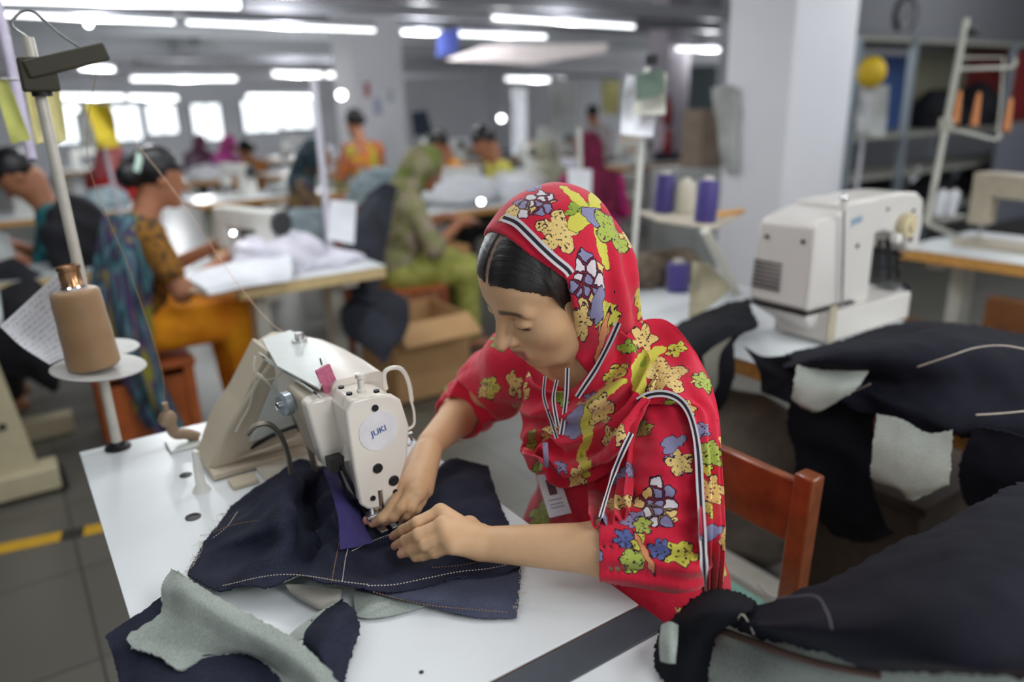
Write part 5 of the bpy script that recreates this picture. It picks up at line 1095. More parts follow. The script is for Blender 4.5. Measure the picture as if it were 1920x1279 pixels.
for P in ([(1632, 720, 1.50), (1600, 734, 1.535), (1560, 748, 1.56), (1530, 762, 1.57)], [(1720, 688, 1.47), (1780, 668, 1.43), (1830, 652, 1.42), (1880, 648, 1.41), (1930, 656, 1.41)], [(1830, 778, 1.36), (1880, 775, 1.36), (1930, 770, 1.36)]):
    M().tube(spline(PD(P), 30), .0012, 6).build('pale_seam', STI, h2)
# denim draped over the table between her shoulder and the machine
h3 = thing('denim_piece', 'black denim draped over the long table left of the bartack machine', 'denim', (1.55, 1.5, .75))
rows = [PZ([(1265, 612, .79), (1310, 588, .80), (1360, 570, .81), (1405, 560, .80)]), PZ([(1275, 640, .80), (1320, 615, .83), (1370, 595, .84), (1410, 585, .82)]), PD([(1290, 672, 1.80), (1330, 640, 1.82), (1375, 622, 1.84), (1420, 612, 1.86)]), PD([(1310, 720, 1.80), (1340, 700, 1.82), (1362, 660, 1.83), (1380, 640, 1.86)]), PD([(1318, 780, 1.84), (1344, 775, 1.86), (1366, 740, 1.87), (1378, 700, 1.88)])]
sheet('outer_panel', rows, MATS['black_denim'], h3, 50, 50, .003, (.008, 12), 47, fray=.001)
rows = [PD([(1318, 668, 1.79), (1340, 650, 1.80), (1372, 632, 1.81)]), PD([(1322, 700, 1.78), (1336, 690, 1.79), (1350, 668, 1.80)]), PD([(1326, 740, 1.80), (1338, 735, 1.80), (1346, 720, 1.81)])]
sheet('reverse_fold', rows, mat('khaki_reverse', srgb(112, 112, 100), .9), h3, 24, 24, .002, (.003, 16), 48)
# waste bin, dark strip and box below the long table
db = thing('wooden_crate', 'brown crate on the floor below the hanging dark trousers, behind the chair', 'crate', (1.92, .88, 0))
M().box((1.72, .78, .02), (2.08, 1.06, .40)).build('body', mat('dark_brown_board', srgb(64, 50, 38), .7, var=.15), db, bevel=.005); M().box((1.70, .76, .40), (2.10, 1.08, .425)).build('lid', mat('dark_brown_board', srgb(64, 50, 38)), db, bevel=.004)
tag(M().box((1.52, 1.02, 0), (1.60, 2.0, .10)).build('floor_plinth', mat('pale_plinth', srgb(196, 192, 182), .6), bevel=.004), 'pale plinth running along the floor behind the wooden chair', 'plinth')
sk = thing('garment_sack', 'grey-brown cloth sack stuffed under the long table left of the hanging trousers', 'sack', (1.72, 1.25, 0))
S = Sdf(); S.ell((1.72, 1.30, .28), (.16, .22, .28), None, .08); S.ell((1.70, 1.45, .40), (.10, .12, .16), None, .06)
V, Q = S.mesh((1.45, .95, 0.0), (2.0, 1.8, .66), .016, lambda P, d: d + .022 * vnoise(P * 9, 51)); V[:, 2] = np.maximum(V[:, 2], .002); solid('cloth', V, Q, mat('sack_cloth', srgb(112, 104, 94), .95, var=.25, scale=14), sk)
# ---- spool stand at the far end of the long table
ss = thing('spool_stand', 'pale spool shelf on legs at the far end of the long table, holding purple spools', 'stand', (1.95, 1.80, .75))
zsh = .99; A, B_ = atZ(1192, 400, zsh), atZ(1392, 404, zsh); C_, D_ = atZ(1340, 432, zsh), atZ(1235, 418, zsh)
M().prism([A, B_, C_, D_], (0, 0, .012)).build('shelf', mat('pale_wood', srgb(206, 196, 178), .6), ss, bevel=.003)
M().prism([atZ(1345, 402, zsh + .013), B_ + Zv * .013, B_ + Zv * .013 + HY * -.03, atZ(1345, 408, zsh + .013)], (0, 0, .012)).build('wood_strip', PLY, ss, bevel=.002)
pt_ = atD(1212, 150, 2.35); pb_ = np.array([atZ(1182, 560, .75)[0], atZ(1182, 560, .75)[1], .75])
M().cyl(pb_, atD(1214, 128, proj(pb_)[2] - .05), .010, 12).build('pole', mat('pole_cream', srgb(206, 206, 200), .4), ss)
l1 = atD(1322, 432, proj(C_)[2]); l2 = np.array([2.02, 1.62, .752]); M().cyl(l1, l2, .016, 12).build('leg', FRAME, ss)
PUR = mat('purple_thread', srgb(68, 58, 130), .5, var=.12, scale=160, sheen=.3); CRT = mat('cream_thread', srgb(206, 200, 182), .6, var=.06, scale=120)
def spool(label, base, m, r=.036, h_=.135, tilt=(0, 0, 1), core=True, group=None):
    t = thing('thread_spool', label, 'thread', base, group); ax = np.array(tilt, float); ax /= np.linalg.norm(ax)
    M().lathe(base, [(r * .6, 0), (r * .95, .002), (r, .008), (r * .97, h_ - .008), (r * .9, h_ - .002), (r * .5, h_)], 26, axis=ax).build('thread', m, t, smooth=50)
    M().lathe(np.array(base) + ax * (h_ - .001), [(r * .45, 0), (r * .45, .012), (r * .25, .012), (r * .25, .002)], 16, axis=ax).build('core', mat('spool_core', srgb(222, 214, 206), .5), t); return t
def shelfpt(x, y): return atZ(x, y, zsh + .0125)
spool('purple thread spool on the pale shelf, left of the cream one', shelfpt(1243, 398), PUR, tilt=(.04, -.03, 1))
spool('purple thread spool on the pale shelf, right of the cream one', shelfpt(1321, 416), PUR, tilt=(.05, -.03, 1))
spool('cream thread spool between two purple ones on the pale shelf', shelfpt(1285, 399), CRT, r=.034, h_=.11)
spool('lone dark purple thread spool low behind the olive card, under the pale shelf', atZ(1270, 545, .752), PUR, r=.04, h_=.10)
hang('paper_sheet', 'white paper sheet hanging lowest on the pole above the purple spools', [(1176, 140), (1232, 150), (1226, 256), (1162, 250)], 2.45, mat('white_paper', srgb(236, 238, 244), .8), amp=.02)
hang('paper_sheet', 'cream sheet between the green one and the white one on the pole', [(1196, 150), (1250, 136), (1248, 214), (1186, 214)], 2.42, mat('cream_paper', srgb(206, 206, 194), .8), amp=.01)
hang('paper_sheet', 'dark green sheet hanging on top on the pole above the purple spools', [(1192, 140), (1246, 128), (1246, 174), (1194, 188)], 2.39, mat('green_paper', srgb(92, 110, 98), .8), amp=.006)
M_ = M(); M_.boxc(atD(1222, 112, 2.4), (.03, .03, .03)); tag(M_.build('pole_clip', BLACK, bevel=.004), 'small black clip on top of the pole with green and white sheets', 'clip')
hang('olive_card', 'olive beige card standing on the long table behind her shoulder', [(1298, 490), (1330, 494), (1372, 540), (1290, 605)], 2.18, mat('olive_card', srgb(170, 164, 138), .8), cat='card', amp=.012)
tag(solid('thread_clutter', *(lambda S: S.mesh((1.6, 1.72, .75), (2.3, 2.2, 1.0), .014, lambda P, d: d + .02 * vnoise(P * 12, 61)))(Sdf().ell((1.86, 1.9, .80), (.13, .07, .07), None, .04).ell((2.0, 1.86, .80), (.1, .06, .08), None, .04)), mat('clutter_brown', srgb(110, 98, 84), .9, var=.5, scale=18)), 'brown bundle of cloth on the long table below the spool shelf', 'cloth')
# ================================================================== workers behind
def fabric(name, cols, scale=14, stretch=(1, 1, 1), rough=.85):
    m_, n_, p_ = newmat(name); mp = n_.add('ShaderNodeMapping'); n_.l.new(n_.obj(), mp.inputs[0]); mp.inputs['Scale'].default_value = stretch
    f = n_.noise(mp.outputs[0], scale, 2, .5); k = len(cols)
    n_.l.new(n_.ramp(f, [(.37 + .26 * i / max(1, k - 1), c) for i, c in enumerate(cols)]), p_.inputs['Base Color']); p_.inputs['Roughness'].default_value = rough; return m_
SKIN2 = mat('skin_brown', srgb(168, 112, 82), .5, var=.06); HAIR2 = mat('hair_black', srgb(16, 15, 18), .4)
def worker(label, px, py, depth, face, top, legs, scarf=None, hairband=None, h=.014, sleeve=.6, reach=.44, standing=False, stoop=0.0, headpitch=.35, legshow=True, bun=True, drape=None, shoulders=1.0):
    """seated figure, built along +x and turned to face the given compass angle; the head centre is set from the photo"""
    hw = atD(px, py, depth); s = hw[2] / 1.10 if not standing else 1.0
    c, sn = math.cos(face), math.sin(face); Rz = np.array([[c, -sn, 0], [sn, c, 0], [0, 0, 1.0]])
    hx = .20 + stoop; base = np.array([hw[0], hw[1], 0]) - Rz @ np.array([hx, 0, 0])
    zt = (lambda z: z * s) if not standing else (lambda z: z + hw[2] - 1.10)
    def W(x, y, z): return base + Rz @ np.array([x, y, zt(z)])
    def Wv(P): return [W(*p) for p in P]
    t = thing('person', label, 'person', base)
    B = Sdf(); hp_ = headpitch; hd = np.array([math.cos(hp_), 0, -math.sin(hp_)]); up = np.array([math.sin(hp_), 0, math.cos(hp_)])
    hl = lambda f, l, u: np.array([hx, 0, 1.10]) + hd * f + up * u + np.array([0, l, 0])
    Rh = Rz @ np.stack([hd, [0, 1, 0], up], 1)
    B.ell(W(*hl(-.012, 0, .03)), (.092, .072, .085), Rh, .02); B.ell(W(*hl(.028, 0, -.03)), (.06, .054, .08), Rh, .03); B.cap(W(*hl(.085, 0, .0)), W(*hl(.108, 0, -.03)), .009, .011, .008); B.ell(W(*hl(.07, 0, -.09)), (.02, .022, .018), Rh, .02)
    for k in (-1, 1): B.ell(W(*hl(-.01, k * .073, -.01)), (.016, .007, .028), Rh, .006)
    B.cap(W(*hl(-.03, 0, -.06)), W(.11, 0, .93), .05, .055, .03)
    B.ell(W(.07, 0, .78), (.08, .13, .18), Rz, .05); B.ell(W(.0, 0, .56), (.11, .15, .13), Rz, .05)
    sh = shoulders
    for k in (-1, 1):
        S_, E_, Wr = np.array([.09, k * .165 * sh, .90]), np.array([.16, k * .235 * sh, .68]), np.array([reach - .06, k * .12, .80])
        B.chain(Wv([S_, E_, Wr]), [.046, .038, .025], .02)
        B.chain(Wv([Wr, Wr + [.05, -k * .01, -.005]]), [.026, .03], .01)
        for q in range(4): B.chain(Wv([Wr + [.05, (q - 1.5) * .018 - k * .01, -.003], Wr + [.09, (q - 1.5) * .02 - k * .01, -.006], Wr + [.115, (q - 1.5) * .02 - k * .01, -.02]]), [.011, .009, .008], .004)
        B.chain(Wv([Wr + [.01, -k * .02, 0], Wr + [.05, -k * .05, -.01]]), [.013, .009], .006)
        if not standing: B.chain(Wv([(.02, k * .09, .52), (.38, k * .11, .50), (.40, k * .11, .10)]), [.075, .055, .036], .02); B.cap(W(.38, k * .11, .05), W(.50, k * .12, .035), .034, .03, .01)
        else: B.chain(Wv([(.0, k * .08, .5), (.0, k * .08, -.1)]), [.07, .05], .02)
    lo = np.minimum(W(-.4, -.4, -.0), W(.8, .4, 1.3)) - .35; hi = np.maximum(W(-.4, -.4, 0), W(.8, .4, 1.3)) + .35; lo[2] = -.02
    V, Q = B.mesh(lo, hi, h); V[:, 2] = np.maximum(V[:, 2], .004); solid('body', V, Q, SKIN2, t)
    T = Sdf(); T.ell(W(.07, 0, .78), (.105, .165 * sh, .20), Rz, .05); T.ell(W(.0, 0, .58), (.145, .185, .17), Rz, .05); T.cap(W(.10, -.13 * sh, .91), W(.10, .13 * sh, .91), .06, .06, .03)
    for k in (-1, 1):
        S_, E_, Wr = np.array([.09, k * .165 * sh, .90]), np.array([.16, k * .235 * sh, .68]), np.array([reach - .06, k * .12, .80])
        if sleeve <= .5: T.cap(W(*S_), W(*(S_ + (E_ - S_) * sleeve * 2)), .062, .058, .02)
        else: T.cap(W(*S_), W(*E_), .062, .052, .02); T.cap(W(*E_), W(*(E_ + (Wr - E_) * (sleeve - .5) * 2)), .052, .042, .02)
    V, Q = T.mesh(lo, hi, h, lambda P, d: d + .006 * vnoise(P * 16, 71)); solid('tunic', V, Q, top, t)
    if legshow and not standing:
        L_ = Sdf()
        for k in (-1, 1): L_.chain(Wv([(.0, k * .09, .53), (.40, k * .115, .51), (.41, k * .115, .13)]), [.105, .085, .06], .03)
        V, Q = L_.mesh(lo, hi, h, lambda P, d: d + .007 * vnoise(P * 14, 72)); V[:, 2] = np.maximum(V[:, 2], .01); solid('trousers', V, Q, legs, t)
    if standing:
        L_ = Sdf(); L_.cap(W(.0, 0, .55), W(0, 0, -.05), .15, .19, .05); V, Q = L_.mesh(lo, hi, h); V[:, 2] = np.maximum(V[:, 2], .01); solid('trousers', V, Q, legs, t)
    if scarf:
        Sc = Sdf(); Sc.ell(W(*hl(-.022, 0, .035)), (.108, .09, .10), Rh, .03); Sc.cap(W(*hl(-.06, 0, -.02)), W(.07, 0, .93), .085, .10, .05); Sc.cap(W(.09, -.13 * sh, .90), W(.09, .13 * sh, .90), .082, .082, .04)
        if drape: Sc.ell(W(.045, 0, .76), (.15, .185 * sh, .22), Rz, .04)
        V, Q = Sc.mesh(lo, hi, h, lambda P, d: np.maximum(np.maximum(d + .008 * vnoise(P * 18, 73), -(d + .014)), np.minimum(((P - W(*hl(0, 0, 0))) @ Rh)[:, 0] - .045, 1) * .9 if not drape else np.where(P[:, 2] > zt(.93), (((P - W(*hl(0, 0, 0))) @ Rh)[:, 0] - .045) * .9, -1)))
        solid('headscarf', V, Q, scarf, t)
    else:
        Hs = Sdf(); Hs.ell(W(*hl(-.02, 0, .038)), (.099, .081, .092), Rh, .02)
        if bun: Hs.ell(W(*hl(-.115, 0, -.01)), (.05, .05, .05), Rh, .03)
        def hpst(P, d):
            q = (P - W(*hl(0, 0, 0))) @ Rh; return np.maximum(d, (np.where(q[:, 0] > .005, .040, -.06) - np.where(q[:, 0] > -.02, 0, 0) - q[:, 2]) * .8)
        V, Q = Hs.mesh(lo, hi, min(h, .010), hpst); hobj = solid('hair', V, Q, HAIR2, t)
        if hairband: M().tube([W(*hl(-.10 + .012 * math.cos(a), .06 * math.sin(a), .02 + .062 * math.cos(a))) for a in np.linspace(-1.7, 1.7, 16)], .013, 8).build('hairband', hairband, t)
    return t, W
FX = 0.0                                                    # along +x (towards picture right)
TQ = fabric('teal_purple_stripes', [srgb(128, 124, 40), srgb(70, 44, 96), srgb(36, 50, 66), srgb(58, 104, 112), srgb(96, 128, 140), srgb(84, 40, 96)], 9, (2.2, 2.2, .22))
GB = fabric('gold_brown', [srgb(60, 42, 20), srgb(150, 100, 24), srgb(70, 50, 22)], 26)
ORG_ = fabric('bright_orange', [srgb(226, 132, 8), srgb(246, 164, 16)], 8)
t_, W_ = worker('woman with black hair, multicoloured shawl and bright orange trousers sewing at the left', 300, 335, 3.05, FX + .05, GB, ORG_, hairband=mat('mint_band', srgb(196, 222, 208), .5), h=.010, sleeve=.30, reach=.50, headpitch=.25)
Dr0 = 0
Dr = [[W_(.12, -.12, .97), W_(.02, -.13, .99), W_(-.01, -.05, .98), W_(-.02, .08, .97)], [W_(.10, -.205, .86), W_(-.03, -.20, .86), W_(-.06, -.10, .84), W_(-.06, .1, .84)], [W_(.05, -.215, .66), W_(-.03, -.225, .64), W_(-.12, -.15, .62), W_(-.13, .1, .62)], [W_(.03, -.24, .42), W_(.0, -.27, .40), W_(-.07, -.22, .40), W_(-.13, .05, .42)], [W_(.08, -.27, .14), W_(.03, -.29, .12), W_(-.02, -.27, .14), W_(-.06, -.2, .2)]]
sheet('shawl', Dr, TQ, t_, 40, 60, .006, (.01, 10), 81, fold=lambda v, u: .012 * np.sin(u * 22))
fabric_olive = fabric('olive_flowered', [srgb(112, 122, 60), srgb(150, 138, 116), srgb(128, 134, 76), srgb(168, 148, 140), srgb(122, 130, 70)], 7)
PALEGR = fabric('yellow_green_print', [srgb(140, 144, 60), srgb(176, 176, 96)], 22)
to_, Wo = worker('woman wrapped in an olive flowered shawl bent over white cloth, seated on a wooden chair', 800, 318, 4.15, FX - .1, fabric_olive, PALEGR, scarf=fabric_olive, drape=True, h=.012, reach=.44, headpitch=.55, stoop=.04)
worker('woman in a magenta shawl seen from behind, right of the hanging white card', 1104, 285, 5.1, R(60), fabric('magenta_cloth', [srgb(160, 26, 100), srgb(200, 48, 136), srgb(196, 30, 70)], 7, (1, 1, .4)), MATS['dark_steel'], scarf=fabric('maroon_scarf', [srgb(112, 22, 60), srgb(140, 34, 76)], 9), drape=True, h=.014)
worker('worker with dark hair and teal patterned top bent low at the left picture edge', 32, 330, 3.5, R(175), fabric('teal_print', [srgb(12, 60, 70), srgb(20, 110, 116), srgb(24, 84, 92)], 16), BLACK, h=.012, sleeve=.45, reach=.40, headpitch=.9, bun=False)
worker('person with dark hair in a yellow top facing left, behind the white cloth', 908, 268, 5.6, R(165), fabric('yellow_top', [srgb(176, 168, 60), srgb(206, 200, 92)], 10), MATS['dark_steel'], h=.014, headpitch=.6, bun=False)
worker('person with dark hair in a mustard orange top, left of the yellow one', 822, 272, 6.4, R(170), fabric('mustard_top', [srgb(176, 112, 20), srgb(206, 140, 40)], 9), MATS['dark_steel'], h=.015, headpitch=.6, bun=False)
worker('woman seen from behind in an orange and lime dress before the white far column', 664, 232, 7.0, R(100), fabric('orange_lime', [srgb(170, 160, 50), srgb(200, 110, 30), srgb(150, 80, 90), srgb(178, 170, 60)], 6, (1, 1, 1.2)), fabric('lime_cloth', [srgb(150, 150, 60), srgb(180, 170, 70)], 8), h=.015)
worker('worker with a dark blue-green cap bending at a machine left of the white pole', 594, 296, 5.4, R(-20), fabric('plum_ochre', [srgb(70, 44, 76), srgb(130, 106, 60), srgb(60, 50, 70)], 8), BLACK, scarf=fabric('navy_scarf', [srgb(26, 36, 56), srgb(30, 64, 60)], 9), h=.014)
worker('woman in red far behind the yellow cloth', 210, 290, 6.6, R(40), fabric('red_dress', [srgb(176, 20, 24), srgb(206, 40, 40)], 9), BLACK, scarf=fabric('pink_red_scarf', [srgb(170, 60, 70), srgb(196, 120, 120)], 12), h=.015)
worker('worker in a grey-olive scarf seen from behind, between yellow top and magenta shawl', 1020, 290, 6.7, R(80), fabric('grey_olive', [srgb(150, 150, 130), srgb(170, 168, 140)], 9), BLACK, scarf=MATS.get('x') or fabric('grey_scarf', [srgb(160, 158, 140), srgb(140, 140, 120)], 9), drape=True, h=.015)
worker('far worker in magenta under the windows', 432, 272, 9.8, R(30), fabric('far_magenta', [srgb(176, 60, 140), srgb(150, 120, 150)], 9), BLACK, scarf=fabric('far_magenta_scarf', [srgb(190, 60, 150), srgb(160, 60, 120)], 9), h=.018)
worker('far worker in a dark maroon scarf left of the magenta one', 376, 268, 10.6, R(60), fabric('far_maroon', [srgb(90, 40, 70), srgb(120, 120, 130)], 9), BLACK, scarf=fabric('far_maroon_scarf', [srgb(70, 26, 56), srgb(80, 40, 60)], 9), h=.018)
worker('far dark-haired worker standing beyond the magenta shawl', 1110, 216, 9.5, R(90), fabric('far_grey', [srgb(150, 140, 140), srgb(180, 170, 170)], 9), BLACK, h=.018, standing=True, bun=False)
worker('far worker in orange beyond the left woman, right of the magenta one', 458, 282, 8.6, R(120), fabric('far_orange', [srgb(200, 120, 50), srgb(150, 110, 60)], 9), BLACK, h=.018)

# ------------------------------------------------------------------ seats, boxes and tables round them
def box_stool(name, label, c, w, d, h_, wood, cat='stool', rotz=0):
    t = thing(name, label, cat, c); x, y = c[0], c[1]
    for sx_ in (-1, 1):
        for sy in (-1, 1): M().boxc((x + sx_ * (w / 2 - .02), y + sy * (d / 2 - .02), h_ / 2), (.04, .04, h_ - .02)).build('leg', wood, t, bevel=.004)
    M().boxc((x, y, h_), (w + .02, d + .02, .03)).build('seat', wood, t, bevel=.005)
    for sy in (-1, 1): M().boxc((x, y + sy * (d / 2 - .02), h_ * .56), (w - .07, .015, h_ * .62)).build('side_panel', wood, t, bevel=.003)
    for sx_ in (-1, 1): M().boxc((x + sx_ * (w / 2 - .02), y, h_ * .56), (.015, d - .07, h_ * .62)).build('side_panel', wood, t, bevel=.003)
    return t
lw = W_(.0, 0, 0); box_stool('wooden_stool', 'orange-brown wooden stool under the woman with orange trousers', (lw[0] - .0, lw[1] - .0, 0), .36, .36, .40, WOODO)
ow = Wo(0, 0, 0); oc = wood_chair('wooden_chair', 'brown wooden chair with boxed side under the woman in the olive shawl', ow[0], ow[1], (1, -.05), w=.44, d=.42, seat=.44, hgt=.92, wood=mat('red_brown_wood', srgb(140, 72, 48), .4, var=.2, scale=14), seatm=WOODO)
for k in (-1,): M().boxc((ow[0], ow[1] - .205, .28), (.36, .015, .24)).build('side_panel', mat('box_side_wood', srgb(164, 104, 70), .5, var=.15, scale=9), oc, bevel=.003)
ta_ = sewing_table('sewing_table', 'white sewing table with pale wood edge in front of the woman in orange trousers', .69, 1.30, 2.86, 3.40, edge=mat('pale_wood_edge', srgb(222, 196, 144), .5), th=.05, along='x')
tag(M().prism([(.56, 2.80, .742), (.70, 2.795, .742), (.70, 3.0, .742), (.60, 3.05, .742), (.52, 2.93, .742)], (0, 0, .012)).build('wooden_flap', WOODL, bevel=.003), 'light brown wooden flap at the left end of the white table', 'flap')
WCL = mat('white_cloth', srgb(232, 234, 240), .9, var=.05, scale=12); LACE = mat('lilac_white_cloth', srgb(214, 212, 224), .9, var=.1, scale=18); BLG = mat('blue_grey_cloth', srgb(136, 152, 158), .9, var=.2, scale=9); DKC = mat('dark_cloth', srgb(34, 37, 48), .9, var=.3, scale=9); BGR = mat('grey_cloth', srgb(168, 170, 168), .9, var=.15, scale=10)
def heap(label, c, size, m, seed, amp=.03, h=.016, cat='cloth heap', name='cloth_heap', group=None, freq=9, floorz=None):
    S = Sdf(); c = np.array(c, float); sx_, sy, sz = size; S.ell(c + [0, 0, sz * .35], (sx_, sy, sz * .75), None, .05); r2 = np.random.default_rng(seed)
    for _ in range(4):
        o = r2.normal(size=3) * [sx_ * .45, sy * .45, 0]; S.ell(c + o + [0, 0, sz * .25], (sx_ * .5, sy * .5, sz * r2.uniform(.3, .6)), None, .04)
    V, Q = S.mesh(c - [sx_ * 1.7, sy * 1.7, sz * .6], c + [sx_ * 1.7, sy * 1.7, sz * 1.8], h, lambda P, d: d + amp * vnoise(P * freq, seed) + amp * .3 * np.sin(P @ np.array([40., 25., 55.]) + 4 * vnoise(P * 5, seed + 1)))
    V[:, 2] = np.maximum(V[:, 2], c[2] + .001)
    return tag(solid(name, V, Q, m), label, cat, group)
heap('lilac-white lace cloth heaped on the table before the woman in orange trousers', (.93, 3.12, .75), (.20, .17, .13), LACE, 91)
heap('pale cloth tapering along the white table edge right of the lace heap', (1.14, 3.08, .75), (.15, .12, .045), LACE, 92)
rows = [[(.55, 2.98, .80), (.75, 3.0, .82), (.95, 3.02, .81)], [(.53, 2.90, .80), (.72, 2.90, .83), (.92, 2.92, .83)], [(.55, 2.82, .79), (.72, 2.81, .80), (.90, 2.85, .79)], [(.57, 2.79, .76), (.73, 2.785, .765), (.88, 2.82, .758)]]
tag(sheet('white_garment', rows, WCL, None, 40, 30, .008, (.012, 10), 93), 'white garment lying over the wooden flap under the sewing hands at left', 'garment')
# generic machine, repeated on the far tables
def machine(label, c, rotz=0, m=CREAM, s=1.0, group=None):
    t = thing('sewing_machine', label, 'sewing machine', (0, 0, 0), group)
    M().box((-.24, -.09, 0), (.24, .09, .02)).build('bed', m, t, bevel=.004)
    M().loft([[(-.24, -.07, .02), (-.10, -.07, .02), (-.10, .07, .02), (-.24, .07, .02)], [(-.24, -.06, .2), (-.12, -.06, .2), (-.12, .06, .2), (-.24, .06, .2)], [(-.23, -.055, .30), (-.10, -.055, .30), (-.10, .055, .30), (-.23, .055, .30)]]).build('pillar', m, t, bevel=.008)
    M().loft([[(-.12, -.05, .20), (-.12, .05, .20), (-.12, .055, .30), (-.12, -.055, .30)], [(.12, -.045, .21), (.12, .045, .21), (.12, .05, .31), (.12, -.05, .31)], [(.21, -.045, .20), (.21, .045, .20), (.21, .05, .31), (.21, -.05, .31)]]).build('arm', m, t, bevel=.008)
    M().box((.13, -.045, .09), (.21, .045, .24)).build('needle_head', m, t, bevel=.008)
    M().cyl((.17, 0, .02), (.17, 0, .10), .006).build('needle_bar', STEEL, t); M().lathe((-.24, 0, .24), [(0, 0), (.06, 0), (.065, .01), (.06, .03), (0, .03)], 20, axis=(-1, 0, 0)).build('handwheel', mat('wheel_grey', srgb(60, 62, 64)), t)
    t.location = tuple(c); t.rotation_euler = (0, 0, rotz); t.scale = (s, s, s); return t
mach0 = machine('white sewing machine standing behind the lace heap, in front of the seated woman at left', (.86, 3.26, .75), R(115), mat('machine_white', srgb(216, 216, 210), .4), .8)
ord_ = ['nearest', 'second', 'third', 'fourth', 'fifth', 'sixth']
rowsF = [(4.42, [2.75], 'first'), (6.15, [.35, 1.75, 4.6, 6.0], 'second'), (8.2, [1.5, 2.9, 5.0, 6.5, 8.3], 'third'), (11.0, [1.2, 3.9, 6.2, 8.5, 10.8], 'last')]
rf = np.random.default_rng(5); hm = [WCL, BLG, BGR, LACE, DKC, WCL]; hw_ = ['white', 'blue-grey', 'grey', 'lilac-white', 'dark', 'white']; ORDN = ['leftmost', 'second from left', 'third from left', 'fourth from left', 'fifth from left']
tf0 = None; i = 0
for y, xs, rn in rowsF:
    for k, x in enumerate(xs):
        pos = ORDN[k] if len(xs) > 1 else 'only one'
        lab = f'pale sewing table, {pos} in the {rn} row behind the near workers'
        if tf0 is None: tf0 = sewing_table('sewing_table', lab, x - .55, x + .55, y - .28, y + .28, edge=PLY, th=.04, along='x', group='sewing tables of the far rows'); o0 = np.array([x, y, 0])
        else: clone(tf0, (x, y, 0), 0, lab)
        clone(mach0, (x - .15, y + .08, .75), (R(180), R(70), 0, R(110))[(k + i) % 4], f'cream sewing machine, {pos} in the {rn} row behind the near workers', group='sewing machines of the far rows')
        q = i % 6; heap(f'{hw_[q]} cloth heap, table {pos} in the {rn} row behind the near workers', (x + .28, y - .05, .75), (.17, .14, .10 + .05 * rf.random()), hm[q], 100 + i, h=.024, group=None); i += 1
# things near the olive woman: cardboard box, dark denim over it, big blue-grey bundle, white cloth on her table
cb_ = thing('cardboard_box', 'tan cardboard box on the floor behind the sewing machine head, dark denim over it', 'box', (1.62, 3.30, 0)); CARD = mat('cardboard', srgb(190, 150, 104), .85, var=.08, scale=8)
for lo, hi in (((1.42, 3.10, 0), (1.83, 3.11, .40)), ((1.42, 3.49, 0), (1.83, 3.50, .40)), ((1.42, 3.11, 0), (1.43, 3.49, .40)), ((1.82, 3.11, 0), (1.83, 3.49, .40))): M().box(lo, hi).build('side', CARD, cb_)
M().box((1.42, 3.1, 0), (1.83, 3.5, .01)).build('bottom', CARD, cb_); M().prism([(1.42, 3.09, .40), (1.83, 3.09, .40), (1.83, 2.97, .33), (1.42, 2.97, .33)], (0, .005, .008)).build('flap', CARD, cb_)
rows = [PD([(655, 560, 3.3), (690, 545, 3.3), (730, 545, 3.35), (765, 565, 3.4)]), PD([(640, 590, 3.2), (690, 580, 3.15), (735, 590, 3.2), (768, 600, 3.3)]), PD([(650, 630, 3.15), (690, 640, 3.1), (735, 630, 3.12), (760, 630, 3.2)]), PD([(690, 655, 3.12), (710, 672, 3.08), (722, 680, 3.08), (745, 640, 3.12)])]
tag(sheet('denim_piece', rows, DKC, None, 40, 40, .012, (.02, 7), 95), 'dark denim slumped over the tan cardboard box', 'denim')
rows = [PD([(690, 360, 3.80), (720, 345, 3.90), (745, 350, 4.00)]), PD([(660, 420, 3.60), (700, 400, 3.60), (735, 410, 3.70)]), PD([(655, 500, 3.40), (690, 500, 3.35), (715, 510, 3.45)]), PD([(660, 560, 3.20), (690, 565, 3.15), (705, 570, 3.20)])]
tag(sheet('denim_piece', rows, DKC, None, 30, 40, .015, (.03, 5), 96), 'dark cloth hanging between the white card and the olive shawl', 'denim')
heap('big blue-grey cloth bundle left of the olive shawl', (2.15, 4.75, .55), (.26, .22, .42), BLG, 97, h=.024)
heap('blue-grey cloth heaped behind the white table left of the white card', (1.42, 4.15, .55), (.22, .16, .28), BLG, 98, h=.02)
tag(M().box((1.05, 4.0, .50), (2.4, 4.95, .55)).build('low_table_board', WOODL, bevel=.004), 'low board carrying the blue-grey bundles behind the white table', 'board')
heap('bright white cloth on the table in front of the woman in the olive shawl', (2.62, 4.45, .77), (.26, .18, .16), WCL, 99, h=.02)
heap('grey-white cloth right of the bright white cloth, above the red headscarf', (3.15, 4.55, .77), (.24, .16, .15), mat('offwhite_cloth', srgb(206, 206, 204), .9, var=.08, scale=9), 89, h=.02)
# poles with cards
def pole(label, p, q, r=.014, m=None): return tag(M().cyl(p, q, r, 12).build('stand_pole', m or mat('pole_lilac', srgb(196, 194, 206), .4)), label, 'pole')
pole('white pole rising from the white table at left, carrying a white card', (1.22, 3.28, .75), atD(588, 150, 3.5), .016)
hang('white_card', 'blank white card hanging low on the white pole', [(620, 374), (668, 380), (664, 458), (614, 448)], 3.25, WCL, cat='card', amp=.004)
_q = atD(1098, 470, 4.2)
pole('cream pole in front of the magenta shawl', (_q[0], _q[1], 0), atD(1086, 240, 4.2), .014, mat('pole_cream', srgb(206, 206, 200), .4))
hang('white_card', 'white card hanging left of the magenta shawl above the red headscarf', [(1064, 316), (1110, 318), (1108, 372), (1066, 370)], 4.1, WCL, cat='card', amp=.004)
pole('thin pale pole between the teal worker and the woman in orange trousers', (.60, 4.55, .0), atD(182, 230, 4.2), .012)
